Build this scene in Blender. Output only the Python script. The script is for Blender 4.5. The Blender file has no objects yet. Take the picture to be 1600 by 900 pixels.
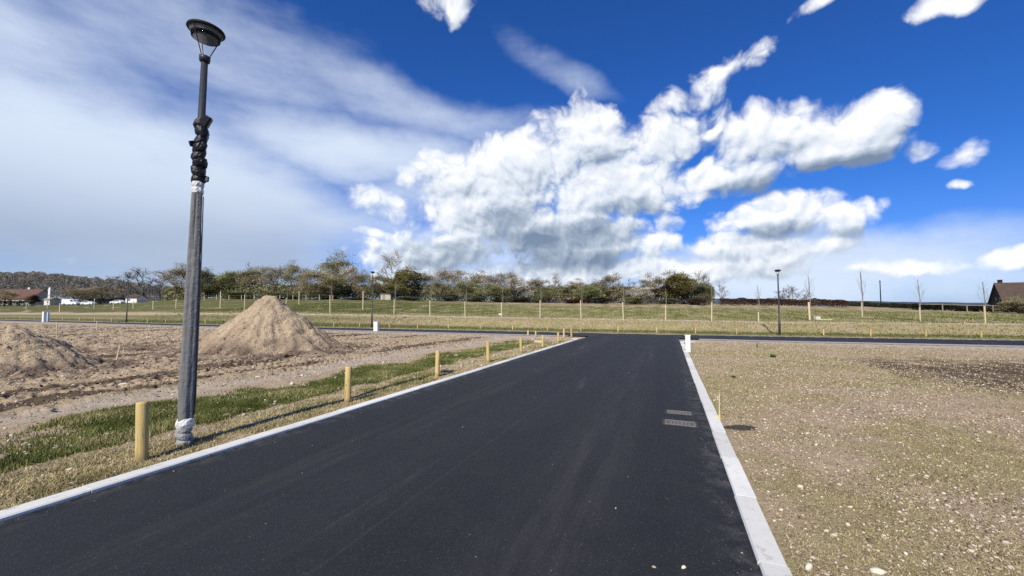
import bpy, math, random
import numpy as np
from mathutils import Vector, Matrix
random.seed(7); RNG = np.random.default_rng(11)
S = bpy.context.scene; COL = S.collection
F = 620.0; EYE = 1.65; TH = math.atan(30 / F); AL = math.atan(245 / F); SLOPE = 0.009
SA, CA = math.sin(AL), math.cos(AL)
SUN_AZ, SUN_EL = 200.5, 40.0

# ------------------------------------------------------------------ survey: where things stand
def uv_of(x, y): return x * SA + y * CA, x * CA - y * SA
def xy_of(u, v): return u * SA + v * CA, u * CA - v * SA
_V = np.array([-400, -75, -28, -12.6, 5, 16.5, 60, 200.])
_UN = np.array([25.0, 25.3, 25.15, 25.75, 26.25, 27.5, 31.5, 44.])
_VF = np.array([-400, -75, -30, -14, -2, 6, 19, 60, 200.])
_UF = np.array([27.5, 27.7, 27.95, 29.0, 29.6, 30.4, 32.3, 36.5, 50.])
def uN(v): return np.interp(v, _V, _UN)
def uF(v): return np.interp(v, _VF, _UF)
def ray(px, py):
    a, b = px - 800, 450 - py
    return a / F, (F * math.cos(TH) - b * math.sin(TH)) / F, (F * math.sin(TH) + b * math.cos(TH)) / F
def e_of(x, y):
    u, v = uv_of(x, y); return u - uF(v)
def on_e(px, e):                       # point on the line of sight px (ground plan) lying e metres beyond the cross road
    k = (px - 800) / F / math.cos(TH)
    lo, hi = 1.0, 400.0
    for _ in range(50):
        m = (lo + hi) / 2
        if e_of(k * m, m) < e: lo = m
        else: hi = m
    return k * lo, lo
def z_at(px, py, y):
    r = ray(px, py); return EYE + r[2] / r[1] * y
_PX = np.array([-60, 60, 160, 260, 330, 450, 600, 700, 800, 900, 1000, 1100, 1200, 1300, 1400, 1500, 1600, 1680.])
_CY = np.interp(_PX, [-100, 320, 450, 620, 800, 1000, 1100, 1200, 1500, 1700], [490, 490, 490, 493, 496, 499.5, 501, 503.5, 505.5, 507])
_TY = np.interp(_PX, [-60, 150, 260, 330, 600, 800, 1000, 1200, 1300, 1450, 1600], [478, 477, 470, 466, 468, 472, 475, 477, 479, 485, 489])
_TD = np.interp(_PX, [-60, 300, 600, 1100, 1300, 1450, 1600], [150, 140, 120, 95, 85, 70, 62])
_AZ = np.arctan((_PX - 800) / F)
_ZC, _ZT, _ET = [], [], []
for p, cy, ty, td in zip(_PX, _CY, _TY, _TD):
    x, y = on_e(p, 8.0); _ZC.append(z_at(p, cy, y)); _ZT.append(z_at(p, ty, td)); _ET.append(e_of((p - 800) / F * td, td))
_ZC, _ZT, _ET = map(np.array, (_ZC, _ZT, _ET))
def sstep(a, b, x):
    t = np.clip((x - a) / (b - a), 0, 1); return t * t * (3 - 2 * t)
# small gradient-noise helper
_P = RNG.permutation(512); _P = np.concatenate([_P, _P]); _G = RNG.uniform(0, 2 * np.pi, 1024)
def perlin(x, y):
    xi, yi = np.floor(x).astype(int), np.floor(y).astype(int); xf, yf = x - xi, y - yi
    def g(i, j):
        a = _G[_P[(_P[(xi + i) & 511] + yi + j) & 511]]
        return np.cos(a) * (xf - i) + np.sin(a) * (yf - j)
    s, t = xf**3 * (xf * (xf * 6 - 15) + 10), yf**3 * (yf * (yf * 6 - 15) + 10)
    a = g(0, 0) * (1 - s) + g(1, 0) * s; b = g(0, 1) * (1 - s) + g(1, 1) * s
    return (a * (1 - t) + b * t) * 1.4
def fbm(x, y, o=4, r=0.5):
    s = 0; a = 1.0
    for k in range(o): s = s + a * perlin(x * 2**k + 17.3 * k, y * 2**k - 9.1 * k); a *= r
    return s
def base_z(x, y):
    u, v = uv_of(x, y); e = u - uF(v)
    az = np.arctan2(x, np.maximum(y, 0.01))
    zp = -SLOPE * np.clip(u, -30, 33)
    zc, zt, et = np.interp(az, _AZ, _ZC), np.interp(az, _AZ, _ZT), np.interp(az, _AZ, _ET)
    b = sstep(2.6, 8.6, e); z = zp * (1 - b) + zc * b
    t = np.clip((e - 8.0) / (et - 8.0), 0, 1.15); z = np.where(e > 8.0, z * 0 + zc * b + zp * (1 - b) + (zt - zc) * t, z)
    fall = sstep(1.15, 4.0, (e - 8.0) / (et - 8.0)); return np.where(e > 8, z * (1 - fall) - 4.0 * fall, z)
def gauss(x, c, w): return np.exp(-((x - c) / w) ** 2)
def zones(x, y):
    """masks of what covers the ground: green grass, dry grass, dark soil, pale dust, bare clods"""
    u, v = uv_of(x, y); e = u - uF(v); n1 = fbm(x * .35, y * .35, 4); n2 = fbm(u * .12 + 40, v * .7, 4); n3 = fbm(x * 1.6, y * 1.6 + 9, 3)
    near = 1 - sstep(-3.2, -2.2, u - uN(v) + n1 * .3)
    left = (v < -4.9) & (u < uN(v)); right = (v > .5) & (u < uN(v)); far = e > 0
    strip = sstep(-8.25, -7.35, v + n1 * .75 + n3 * .2) * (1 - sstep(-6.5, -6.15, v + n3 * .18)) * (1 - sstep(19, 21.5, u + n1))
    green = left * strip * np.clip(.95 + n1 * .5 + n3 * .3, .15, 1)
    dry = left * (sstep(-6.3, -5.9, v) * np.clip(.5 + n3 * .7 + n1 * .5, 0, 1) + (1 - sstep(-9.2, -8.2, v + n1)) * np.clip(.15 + n2 * .8, 0, .6))
    dry = dry + right * np.clip(.53 + n1 * .75 + n3 * .4, 0, 1) * (1 - .7 * sstep(5, 12, v + n1 * 2) * sstep(8, 15, u - .3 * (v - 8)))
    green = green + left * sstep(-6.25, -5.9, v) * np.clip(n1 * .7 + n3 * .4, 0, .28) * sstep(3, 8, u)
    green = green + right * np.clip(n1 * .8 + n3 * .4 - .25, 0, 1) * .35 * (1 - sstep(5, 11, v))
    dark = left * (1 - sstep(-10.5, -9, v)) * np.clip(n2 * 1.6 + n3 * .3 - .1, 0, 1)
    dark = dark + right * sstep(3.5, 8, v + n1 * 1.5) * gauss(u - .1 * v + n1 * 1.3, 14.2, 4.0) * np.clip(.85 + n2 + n3 * .5, 0, 1)
    rt = np.abs(fbm(u * .10 + 5, v * 1.9, 3)); dark = dark + left * (1 - sstep(-10.2, -9.0, v)) * (1 - sstep(.03, .14, rt + .05 * n3)) * np.clip(.75 + n2 * 2, 0, 1)
    pale = left * (gauss(v + n3 * .05, -6.02, .12) * .9 + gauss(v + n1 * .35, -9.1, .65) * .75) + (left | right) * sstep(-4.8, -2.2, u - uN(v) + n1 * .5) * .7
    bare = left * (1 - sstep(-9.6, -8.6, v + n1 * .5)) * (1 - .8 * sstep(-4, -2, u - uN(v)))
    # beyond the cross road: pale green verge, darker foot of the bank, straw bank, pale lip, field
    az = np.arctan2(x, np.maximum(y, .01)); lft = 1 - sstep(-.5, .05, az + n1 * .06)
    fg = gauss(e, 1.4, 1.3) * .45 + gauss(e + n3 * .2, 3.3, .9) * .8 + sstep(4, 7, e) * .22 + sstep(9, 14, e) * (.30 + .70 * lft) * np.clip(.75 + n2 * .9, 0, 1) + sstep(2, 4, e) * (1 - sstep(6, 8, e)) * lft * .45
    green = green + far * np.clip(fg, 0, 1)
    dry = dry + far * np.clip((1 - fg) * (.75 + n2 * .6 + n3 * .2), 0, 1)
    dark = dark + far * (gauss(e + n1 * .25, 9.3, .8) * .35 + sstep(9, 12, e) * np.clip(n2 * .9 - .15, 0, .5))
    pale = pale + far * (gauss(e + n1 * .2, 8.1, .55) * 1.0)
    return [np.clip(a, 0, 1) for a in (green, dry, dark, pale, bare)]
def ground_z(x, y, fine=True):
    x = np.asarray(x, float); y = np.asarray(y, float); z = base_z(x, y)
    if fine:
        u, v = uv_of(x, y); e = u - uF(v)
        off = np.clip(np.maximum(np.maximum(-5.05 - v, v - .72), 0) / .5, 0, 1)           # flush with the kerbs
        offc = np.clip(np.maximum(uN(v) - 1.4 - u, e - .3) / .8, 0, 1)
        k = off * offc
        lf = (v < -8.6) & (u < uN(v)); bare = lf * sstep(8.8, 10.0, -v) * (1 - sstep(-5, -2, u - uN(v)))
        rut = np.abs(fbm(u * .10 + 5, v * 1.9, 3)); cl = fbm(x * 3.1, y * 3.1, 3)
        z = z + k * (.022 * fbm(x * .9, y * .9, 3) + .008 * cl)
        z = z + bare * (-.13 * (1 - sstep(.0, .12, rut)) + .03 + .035 * cl + .05 * np.clip(fbm(x * .5, y * .5 + 3, 3), 0, 1))
        rd = (v > 4) & (u < uN(v)); z = z + k * rd * sstep(4, 10, v) * gauss(u - .1 * v, 14.6, 3.2) * (.05 * cl + .10 * np.clip(fbm(u * .3, v * 1.3, 3), 0, 1))
        z = z + sstep(2, 4, e) * (.04 * fbm(x * .7, y * .7, 3) + .10 * fbm(x * .13, y * .13, 2) * sstep(8, 12, e)) 
    return z
def hit(px, py):                       # where the sight line of a surveyed point meets the bare ground
    r = ray(px, py); t = 1.0; prev = t
    while t < 600:
        if EYE + r[2] * t < float(base_z(np.array(r[0] * t), np.array(r[1] * t))): break
        prev = t; t *= 1.01
    lo, hi = prev, t
    for _ in range(30):
        m = (lo + hi) / 2
        if EYE + r[2] * m < float(base_z(np.array(r[0] * m), np.array(r[1] * m))): hi = m
        else: lo = m
    return r[0] * lo, r[1] * lo
def gz(x, y): return float(ground_z(np.array([x]), np.array([y]))[0])

# ------------------------------------------------------------------ node helpers
class NT:
    def __init__(s, tree): s.t = tree; s.n = tree.nodes; s.l = tree.links
    def new(s, t, **kw):
        n = s.n.new(t)
        for k, v in kw.items(): setattr(n, k, v)
        return n
    def put(s, inp, v):
        if hasattr(v, 'is_linked'): s.l.new(v, inp)
        else: inp.default_value = v
    def m(s, op, a, b=None, c=None, clamp=False):
        n = s.new('ShaderNodeMath', operation=op, use_clamp=clamp)
        for i, v in enumerate((a, b, c)):
            if v is not None: s.put(n.inputs[i], v)
        return n.outputs[0]
    def vm(s, op, a, b=None, scale=None):
        n = s.new('ShaderNodeVectorMath', operation=op); s.put(n.inputs[0], a)
        if b is not None: s.put(n.inputs[1], b)
        if scale is not None: s.put(n.inputs['Scale'], scale)
        return n.outputs['Value'] if op in ('DOT_PRODUCT', 'LENGTH') else n.outputs['Vector']
    def noise(s, vec, scale, detail=4, rough=.5, col=False, **kw):
        n = s.new('ShaderNodeTexNoise', **kw); s.put(n.inputs['Vector'], vec); n.inputs['Scale'].default_value = scale
        n.inputs['Detail'].default_value = detail; n.inputs['Roughness'].default_value = rough
        return n.outputs['Color'] if col else n.outputs['Fac']
    def vor(s, vec, scale, feature='F1', out='Distance', detail=0, rand=1):
        n = s.new('ShaderNodeTexVoronoi', feature=feature); s.put(n.inputs['Vector'], vec); n.inputs['Scale'].default_value = scale
        n.inputs['Detail'].default_value = detail; n.inputs['Randomness'].default_value = rand
        return n.outputs[out]
    def mix(s, f, a, b, blend='MIX'):
        n = s.new('ShaderNodeMix', data_type='RGBA', blend_type=blend); s.put(n.inputs['Factor'], f)
        for i, v in ((6, a), (7, b)): s.put(n.inputs[i], (*v, 1) if isinstance(v, tuple) and len(v) == 3 else v)
        return n.outputs[2]
    def ss(s, a, b, x):
        n = s.new('ShaderNodeMapRange', interpolation_type='SMOOTHSTEP'); s.put(n.inputs[0], x)
        n.inputs[1].default_value = a; n.inputs[2].default_value = b; return n.outputs[0]
    def lin(s, a, b, x, c=0., d=1.):
        n = s.new('ShaderNodeMapRange'); s.put(n.inputs[0], x)
        for i, v in zip((1, 2, 3, 4), (a, b, c, d)): n.inputs[i].default_value = v
        return n.outputs[0]
def mat(name):
    m = bpy.data.materials.new(name); m.use_nodes = True; t = NT(m.node_tree); b = m.node_tree.nodes['Principled BSDF']
    return m, t, b
def simple(name, col, rough=.7, var=.25, scale=6., bump=.0, metal=0., coat=0.):
    m, t, b = mat(name); g = t.new('ShaderNodeNewGeometry').outputs['Position']
    n = t.noise(g, scale, 5, .6); k = t.lin(.25, .75, n, 1 - var, 1 + var)
    c = t.mix(1.0, col, t.vm('SCALE', (1., 1., 1.), scale=k), 'MULTIPLY'); t.put(b.inputs['Base Color'], c)
    b.inputs['Roughness'].default_value = rough; b.inputs['Metallic'].default_value = metal
    if coat: b.inputs['Coat Weight'].default_value = coat
    b.inputs['Specular IOR Level'].default_value = .3
    if bump:
        bn = t.new('ShaderNodeBump'); bn.inputs['Strength'].default_value = bump; bn.inputs['Distance'].default_value = .01
        t.put(bn.inputs['Height'], t.noise(g, scale * 4, 4)); t.put(b.inputs['Normal'], bn.outputs[0])
    return m

# ------------------------------------------------------------------ mesh helpers
def link(name, me, m=None, parent=None, smooth=False):
    o = bpy.data.objects.new(name, me); COL.objects.link(o)
    if m is not None: me.materials.append(m)
    if parent is not None: o.parent = parent
    if smooth: me.polygons.foreach_set('use_smooth', np.ones(len(me.polygons), bool))
    return o
def raw(name, v, f, m=None, parent=None, smooth=False, tint=None):
    me = bpy.data.meshes.new(name); v = np.asarray(v, np.float32); f = np.asarray(f, np.int32)
    me.vertices.add(len(v)); me.vertices.foreach_set('co', v.ravel())
    k = f.shape[1]; me.loops.add(f.size); me.loops.foreach_set('vertex_index', f.ravel()); me.polygons.add(len(f))
    me.polygons.foreach_set('loop_start', np.arange(0, f.size, k, dtype=np.int32))
    if tint is not None:
        a = me.attributes.new('tint', 'FLOAT', 'POINT'); a.data.foreach_set('value', np.asarray(tint, np.float32))
    me.update(calc_edges=True); me.validate(); return link(name, me, m, parent, smooth)
class MB:
    def __init__(s): s.v = []; s.f = []
    def add(s, v, f):
        k = len(s.v); s.v += [tuple(p) for p in v]; s.f += [tuple(i + k for i in q) for q in f]; return s
    def box(s, c, d, rz=0, bev=0, M=None):
        cx, cy, cz = c; hx, hy, hz = d[0] / 2, d[1] / 2, d[2] / 2; b = min(bev, hx * .9, hy * .9, hz * .9)
        if b <= 0: lv = [(-hx, -hy, -hz), (hx, -hy, -hz), (hx, hy, -hz), (-hx, hy, -hz), (-hx, -hy, hz), (hx, -hy, hz), (hx, hy, hz), (-hx, hy, hz)]; fs = [(0, 3, 2, 1), (4, 5, 6, 7), (0, 1, 5, 4), (1, 2, 6, 5), (2, 3, 7, 6), (3, 0, 4, 7)]
        else:
            lv = []; fs = []
            def ring(ix, iy, z): return [(-ix, -iy + b, z), (-ix + b, -iy, z), (ix - b, -iy, z), (ix, -iy + b, z), (ix, iy - b, z), (ix - b, iy, z), (-ix + b, iy, z), (-ix, iy - b, z)]
            for ins, z in ((b, -hz), (0, -hz + b), (0, hz - b), (b, hz)): lv += ring(hx - ins * .6, hy - ins * .6, z)
            for r in range(3):
                for i in range(8): j = (i + 1) % 8; fs.append((r * 8 + i, r * 8 + j, r * 8 + 8 + j, r * 8 + 8 + i))
            fs += [tuple(range(7, -1, -1)), tuple(range(24, 32))]
        c_, s_ = math.cos(rz), math.sin(rz); out = []
        for x, y, z in lv:
            p = Vector((x * c_ - y * s_, x * s_ + y * c_, z))
            if M is not None: p = M @ p
            out.append((p.x + cx, p.y + cy, p.z + cz))
        return s.add(out, fs)
    def tube(s, pts, rad, n=10, cap=True, wob=0.):
        pts = [Vector(p) for p in pts]; rings = []; k = len(s.v)
        for i, p in enumerate(pts):
            d = (pts[min(i + 1, len(pts) - 1)] - pts[max(i - 1, 0)]).normalized()
            a = d.orthogonal().normalized() if abs(d.z) < .98 else Vector((1, 0, 0)); a = (a - d * a.dot(d)).normalized(); b = d.cross(a)
            for j in range(n):
                t = 2 * math.pi * j / n; r = rad[i] * (1 + random.uniform(-wob, wob)); s.v.append(tuple(p + (a * math.cos(t) + b * math.sin(t)) * r))
        for i in range(len(pts) - 1):
            for j in range(n): q = (j + 1) % n; s.f.append((k + i * n + j, k + i * n + q, k + (i + 1) * n + q, k + (i + 1) * n + j))
        if cap: s.f.append(tuple(k + j for j in range(n - 1, -1, -1))); s.f.append(tuple(k + (len(pts) - 1) * n + j for j in range(n)))
        return s
    def lathe(s, prof, n=24, c=(0, 0, 0), cap=(True, True)):      # prof: (r, z)
        k = len(s.v)
        for r, z in prof:
            for j in range(n): t = 2 * math.pi * j / n; s.v.append((c[0] + r * math.cos(t), c[1] + r * math.sin(t), c[2] + z))
        for i in range(len(prof) - 1):
            for j in range(n): q = (j + 1) % n; s.f.append((k + i * n + j, k + i * n + q, k + (i + 1) * n + q, k + (i + 1) * n + j))
        if cap[0]: s.f.append(tuple(k + j for j in range(n - 1, -1, -1)))
        if cap[1]: s.f.append(tuple(k + (len(prof) - 1) * n + j for j in range(n)))
        return s
    def mesh(s, name):
        me = bpy.data.meshes.new(name); me.from_pydata(s.v, [], s.f); me.update(); return me
    def build(s, name, m, parent=None, smooth=False): return link(name, s.mesh(name), m, parent, smooth)
def tag(o, label=None, cat=None, group=None, kind=None):
    for k, v in (('label', label), ('category', cat), ('group', group), ('kind', kind)):
        if v: o[k] = v
    return o
def empty(name, loc, rz=0):
    o = bpy.data.objects.new(name, None); COL.objects.link(o); o.location = loc; o.rotation_euler.z = rz; o.empty_display_size = .1; return o
def copy_tree(o, parent=None):
    c = o.copy(); COL.objects.link(c)
    if parent is not None: c.parent = parent
    for ch in list(o.children): copy_tree(ch, c)
    return c
ORD = 'first second third fourth fifth sixth seventh eighth ninth tenth eleventh twelfth'.split()

# ------------------------------------------------------------------ camera, sun, sky
cam = bpy.data.cameras.new('camera'); co = bpy.data.objects.new('camera', cam); COL.objects.link(co); S.camera = co
cam.sensor_width = 36; cam.lens = F / 1600 * 36; cam.clip_start = .05; cam.clip_end = 20000
co.location = (0, 0, EYE); co.rotation_euler = (math.pi / 2 + TH, 0, 0)
sd = Vector((math.sin(math.radians(SUN_AZ)) * math.cos(math.radians(SUN_EL)), math.cos(math.radians(SUN_AZ)) * math.cos(math.radians(SUN_EL)), math.sin(math.radians(SUN_EL))))
sl = bpy.data.lights.new('sun', 'SUN'); sl.energy = 5.0; sl.angle = math.radians(.53); sl.color = (1, .94, .82)
so = bpy.data.objects.new('sun', sl); COL.objects.link(so); so.rotation_euler = sd.to_track_quat('Z', 'Y').to_euler(); so.location = (-20, -30, 40)

# clouds stand at compass bearings and heights above the horizon; these are surveyed as (x, y, half width, half height, tilt, strength)
def bearing(px, py):
    r = Vector(ray(px, py)).normalized(); return math.atan2(r.x, r.y), math.asin(r.z)
def ell(px, py, rx, ry, rot=0., w=1.):
    az, el = bearing(px, py); a1, e1 = bearing(px + rx, py); k1 = math.hypot(a1 - az, (e1 - el)); a2, e2 = bearing(px, py - ry); return az, el, k1, abs(e2 - el), math.radians(rot), w
CUM = [  # the towering mass in the middle
 (908, 212, 80, 62, 0, .85), (825, 262, 130, 55, 0, .85), (705, 272, 76, 50, 0, .9), (1020, 222, 110, 46, 10, .75), (950, 295, 140, 60, 0, .85), (765, 335, 125, 72, 0, .92),
 (880, 372, 160, 55, 0, .95), (1095, 280, 90, 34, 0, .65), (1000, 380, 80, 32, 0, .65), (680, 395, 130, 44, 0, .78), (1105, 205, 36, 18, 0, .45),
 # the big flat based one on the right
 (1225, 215, 104, 54, 0, .95), (1345, 198, 88, 50, 5, 1.05), (1392, 185, 38, 44, 0, .85), (1300, 240, 130, 30, 0, .85), (1165, 278, 90, 34, 0, .65), (1440, 236, 40, 22, 0, .5),
 # lower rank
 (1205, 343, 112, 38, 0, .88), (1320, 345, 84, 30, 0, .78), (1185, 390, 150, 38, 0, .85), (1050, 378, 24, 16, 0, .7), (900, 425, 240, 28, 0, .8), (1130, 415, 200, 28, 0, .8),
 # single small ones
 (1503, 240, 54, 36, 25, .75), (1503, 292, 36, 12, 5, .5), (1600, 405, 85, 26, 0, .55), (1400, 420, 150, 22, 0, .42), (588, 366, 44, 11, -5, .6), (605, 322, 70, 34, -12, .48), (115, 405, 30, 9, -8, .08), (630, 405, 90, 28, 0, .5), (760, 428, 220, 20, 0, .6), (1010, 432, 240, 14, 0, .55),
 # torn shreds high up
 (1180, 94, 66, 34, 22, .36), (1110, 130, 92, 44, 24, .40), (1040, 165, 60, 26, 20, .36), (695, 5, 54, 46, 0, .42), (1275, 8, 56, 20, 22, .35), (1465, -2, 90, 30, 0, .4)]
DARK = [(880, 368, 150, 36, 0, 1.), (800, 335, 90, 28, 0, .55), (1300, 264, 150, 20, 2, .8), (1190, 296, 100, 22, 0, .8), (980, 322, 80, 18, 0, .45), (1200, 364, 95, 18, 0, .65), (840, 405, 200, 30, 0, .9), (1120, 398, 120, 12, 0, .4), (690, 400, 110, 34, 0, .7), (1330, 366, 80, 12, 0, .45), (720, 300, 60, 16, 0, .3), (1230, 230, 60, 14, 0, .25), (930, 250, 70, 14, 15, .25)]
def ramp_world():
    w = bpy.data.worlds.new('World'); S.world = w; w.use_nodes = True; t = NT(w.node_tree); t.n.clear()
    g = bpy.data.node_groups.new('cumulus', 'ShaderNodeTree')
    g.interface.new_socket('Vector', in_out='INPUT', socket_type='NodeSocketVector'); g.interface.new_socket('Density', in_out='OUTPUT', socket_type='NodeSocketFloat')
    q = NT(g); gi = q.new('NodeGroupInput').outputs[0]; go = q.new('NodeGroupOutput')
    wv = q.vm('SUBTRACT', q.noise(gi, 7, 3, .55, col=True), (.5, .5, .5)); N1 = q.vm('ADD', gi, q.vm('SCALE', wv, scale=.085))
    sx = q.new('ShaderNodeSeparateXYZ'); q.put(sx.inputs[0], N1)
    az = q.m('ARCTAN2', sx.outputs[0], sx.outputs[1]); el = q.m('ARCTAN2', sx.outputs[2], q.m('SQRT', q.m('ADD', q.m('MULTIPLY', sx.outputs[0], sx.outputs[0]), q.m('MULTIPLY', sx.outputs[1], sx.outputs[1]))))
    cb = q.new('ShaderNodeCombineXYZ'); q.put(cb.inputs[0], az); q.put(cb.inputs[1], el); P = cb.outputs[0]
    def blob(t, P, e, crisp=False):
        a, b, rx, ry, rot, wt = ell(*e); mp = t.new('ShaderNodeMapping', vector_type='TEXTURE'); t.put(mp.inputs[0], P)
        mp.inputs[1].default_value = (a, b, 0); mp.inputs[2].default_value = (0, 0, rot); mp.inputs[3].default_value = (rx, ry, 1)
        if crisp: return t.m('MAXIMUM', t.m('SUBTRACT', wt, t.m('MULTIPLY', t.vm('DOT_PRODUCT', mp.outputs[0], mp.outputs[0]), .9)), -3.0)
        return t.m('MULTIPLY', t.m('MAXIMUM', t.m('SUBTRACT', 1.0, t.vm('DOT_PRODUCT', mp.outputs[0], mp.outputs[0])), -3.0), wt)
    M = None
    P0 = P
    for i, e in enumerate(CUM):                 # (evaluated in short runs, one after the other, to keep the shader small)
        if i and i % 5 == 0: P = q.vm('ADD', P0, q.vm('SCALE', (1., 1., 0.), scale=q.m('MULTIPLY', M, 1e-9)))
        b = blob(q, P, e, True); M = b if M is None else q.m('SMOOTH_MAX', M, b, .18)
    fb = q.noise(N1, 7.5, 8, .57); pf = q.m('ABSOLUTE', q.m('SUBTRACT', q.noise(N1, 13, 4, .52), .5))
    D = q.m('ADD', M, q.m('MULTIPLY', q.m('SUBTRACT', fb, .46), 2.0)); D = q.m('ADD', D, q.m('MULTIPLY', q.m('SUBTRACT', pf, .07), 2.8)); q.put(go.inputs[0], D)
    tc = t.new('ShaderNodeTexCoord').outputs['Generated']
    def dens(vec):
        n = t.new('ShaderNodeGroup'); n.node_tree = g; t.put(n.inputs[0], vec); return n.outputs[0]
    D0 = dens(tc); chain = lambda d: t.vm('ADD', tc, t.vm('SCALE', (1., 1., 1.), scale=t.m('MULTIPLY', d, 1e-9))); D1 = dens(t.vm('ADD', chain(D0), (-.007, 0, .013))); D2 = dens(t.vm('ADD', chain(D1), (-.02, 0, .05)))
    sky = t.new('ShaderNodeTexSky', sky_type='NISHITA', sun_disc=False); sky.sun_elevation = math.radians(SUN_EL); sky.sun_rotation = math.radians(SUN_AZ); sky.air_density = 1.0; sky.dust_density = .3; sky.ozone_density = 3.0; sky.altitude = 60
    s = t.new('ShaderNodeSeparateXYZ'); t.put(s.inputs[0], tc); tint = t.mix(t.ss(.0, .32, s.outputs[2]), (.37, .585, 1.16), SKY_TINT); blue = t.mix(1.0, sky.outputs[0], tint, 'MULTIPLY'); AZ = t.m('ARCTAN2', s.outputs[0], s.outputs[1]); EL = t.m('ARCSINE', s.outputs[2])
    c2 = t.new('ShaderNodeCombineXYZ'); wv2 = t.vm('SUBTRACT', t.noise(tc, 2.2, 5, .6, col=True), (.5, .5, .5)); t.put(c2.inputs[0], AZ); t.put(c2.inputs[1], EL); P2 = t.vm('ADD', c2.outputs[0], t.vm('SCALE', wv2, scale=.16))
    # high veil: soft stretched streaks in the west
    st = t.new('ShaderNodeMapping'); t.put(st.inputs[0], tc); st.inputs[2].default_value = (.0, math.radians(10), .2); st.inputs[3].default_value = (1.0, 1.0, 3.0)
    vn = t.noise(st.outputs[0], 2.2, 7, .55); vf = t.noise(st.outputs[0], 7, 6, .6)
    vm_ = None
    P2b = P2
    for i, e in enumerate([(150, 280, 500, 190, -4, 1.4), (270, 400, 330, 90, 0, 1.3), (560, 225, 230, 64, 0, 1.05), (620, 145, 300, 40, -8, .52), (880, 110, 80, 22, -25, .35), (60, 120, 360, 150, -30, .68), (380, 330, 260, 95, 0, 1.2), (620, 300, 90, 50, 0, .7), (1220, 430, 620, 62, 0, 1.15), (760, 400, 260, 60, 0, .8), (330, 70, 260, 90, 0, .42)]):
        P2 = P2b if vm_ is None else t.vm('ADD', P2b, t.vm('SCALE', (1., 1., 0.), scale=t.m('MULTIPLY', vm_, 1e-9)))
        b = blob(t, P2, e); vm_ = b if vm_ is None else t.m('SMOOTH_MAX', vm_, b, .25)
    vd = t.m('ADD', t.m('ADD', vm_, t.m('MULTIPLY', t.m('SUBTRACT', vn, .5), 1.25)), t.m('MULTIPLY', t.m('SUBTRACT', vf, .5), .75))
    veil = t.m('MULTIPLY', t.ss(-.42, 1.25, vd), .93)
    # the veil is thicker and greyer low down (rain)
    grey = t.m('MULTIPLY', t.ss(.31, .06, EL), t.ss(-.25, -.55, AZ)); grey = t.m('MULTIPLY', grey, t.lin(.3, .7, vn, .75, 1.1))
    vcol = t.mix(grey, VEIL_A, VEIL_B)
    low = t.m('MULTIPLY', t.ss(.13, .02, EL), t.ss(.2, -.95, AZ)); vcol = t.mix(t.m('MULTIPLY', low, .6), vcol, VEIL_C)
    c = t.mix(veil, blue, t.vm('SCALE', vcol, scale=10.0))
    # cumulus, lit from the upper left behind the viewer, grey beneath
    mask = t.ss(-.14, .58, D0); sh = t.m('ADD', t.m('MULTIPLY', t.m('SUBTRACT', D0, D1), .7), t.m('MULTIPLY', t.m('SUBTRACT', D0, D2), .30))
    dk = None; cb3 = t.vm('ADD', c2.outputs[0], t.vm('SCALE', wv2, scale=.06))
    for i, e in enumerate(DARK):
        b = blob(t, cb3 if dk is None or i % 4 else t.vm('ADD', cb3, t.vm('SCALE', (1., 1., 0.), scale=t.m('MULTIPLY', dk, 1e-9))), e); b = t.m('MAXIMUM', b, 0.0); dk = b if dk is None else t.m('MAXIMUM', dk, b)
    dk = t.m('MULTIPLY', dk, t.lin(.3, .7, t.noise(tc, 7, 4, .5), .6, 1.15))
    thick = t.ss(.5, 2.0, D0)
    lit = t.m('ADD', .75, t.m('MULTIPLY', sh, .70)); lit = t.m('SUBTRACT', lit, t.m('MULTIPLY', thick, .06)); lit = t.m('SUBTRACT', lit, t.m('MULTIPLY', dk, .78)); lit = t.m('MINIMUM', t.m('MAXIMUM', lit, 0.02), 1.0)
    cr = t.new('ShaderNodeValToRGB'); t.put(cr.inputs[0], lit); el_ = cr.color_ramp.elements
    el_[0].position = 0; el_[0].color = (.17, .235, .34, 1); el_[1].position = 1; el_[1].color = (.92, .935, .96, 1)
    for p, k in ((.35, (.36, .43, .53, 1)), (.7, (.68, .74, .82, 1))):
        e_ = el_.new(p); e_.color = k
    c = t.mix(t.m('MULTIPLY', mask, .97), c, t.vm('SCALE', cr.outputs[0], scale=10.0))
    bg = t.new('ShaderNodeBackground'); t.put(bg.inputs[0], c); bg.inputs[1].default_value = .1; w.cycles.sampling_method = 'NONE'
    t.l.new(bg.outputs[0], t.new('ShaderNodeOutputWorld').inputs[0])
SKY_TINT = (.20, .55, 1.16); VEIL_A = (.66, .75, .88); VEIL_B = (.33, .405, .53); VEIL_C = (.48, .60, .76)
ramp_world()
S.view_settings.view_transform = 'Standard'; S.view_settings.look = 'None'; S.view_settings.gamma = 1; S.view_settings.exposure = 0.17
S.render.engine = 'CYCLES'; S.cycles.use_denoising = False; S.cycles.max_bounces = 4; S.cycles.diffuse_bounces = 2; S.cycles.glossy_bounces = 2; S.cycles.transparent_max_bounces = 12

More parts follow.
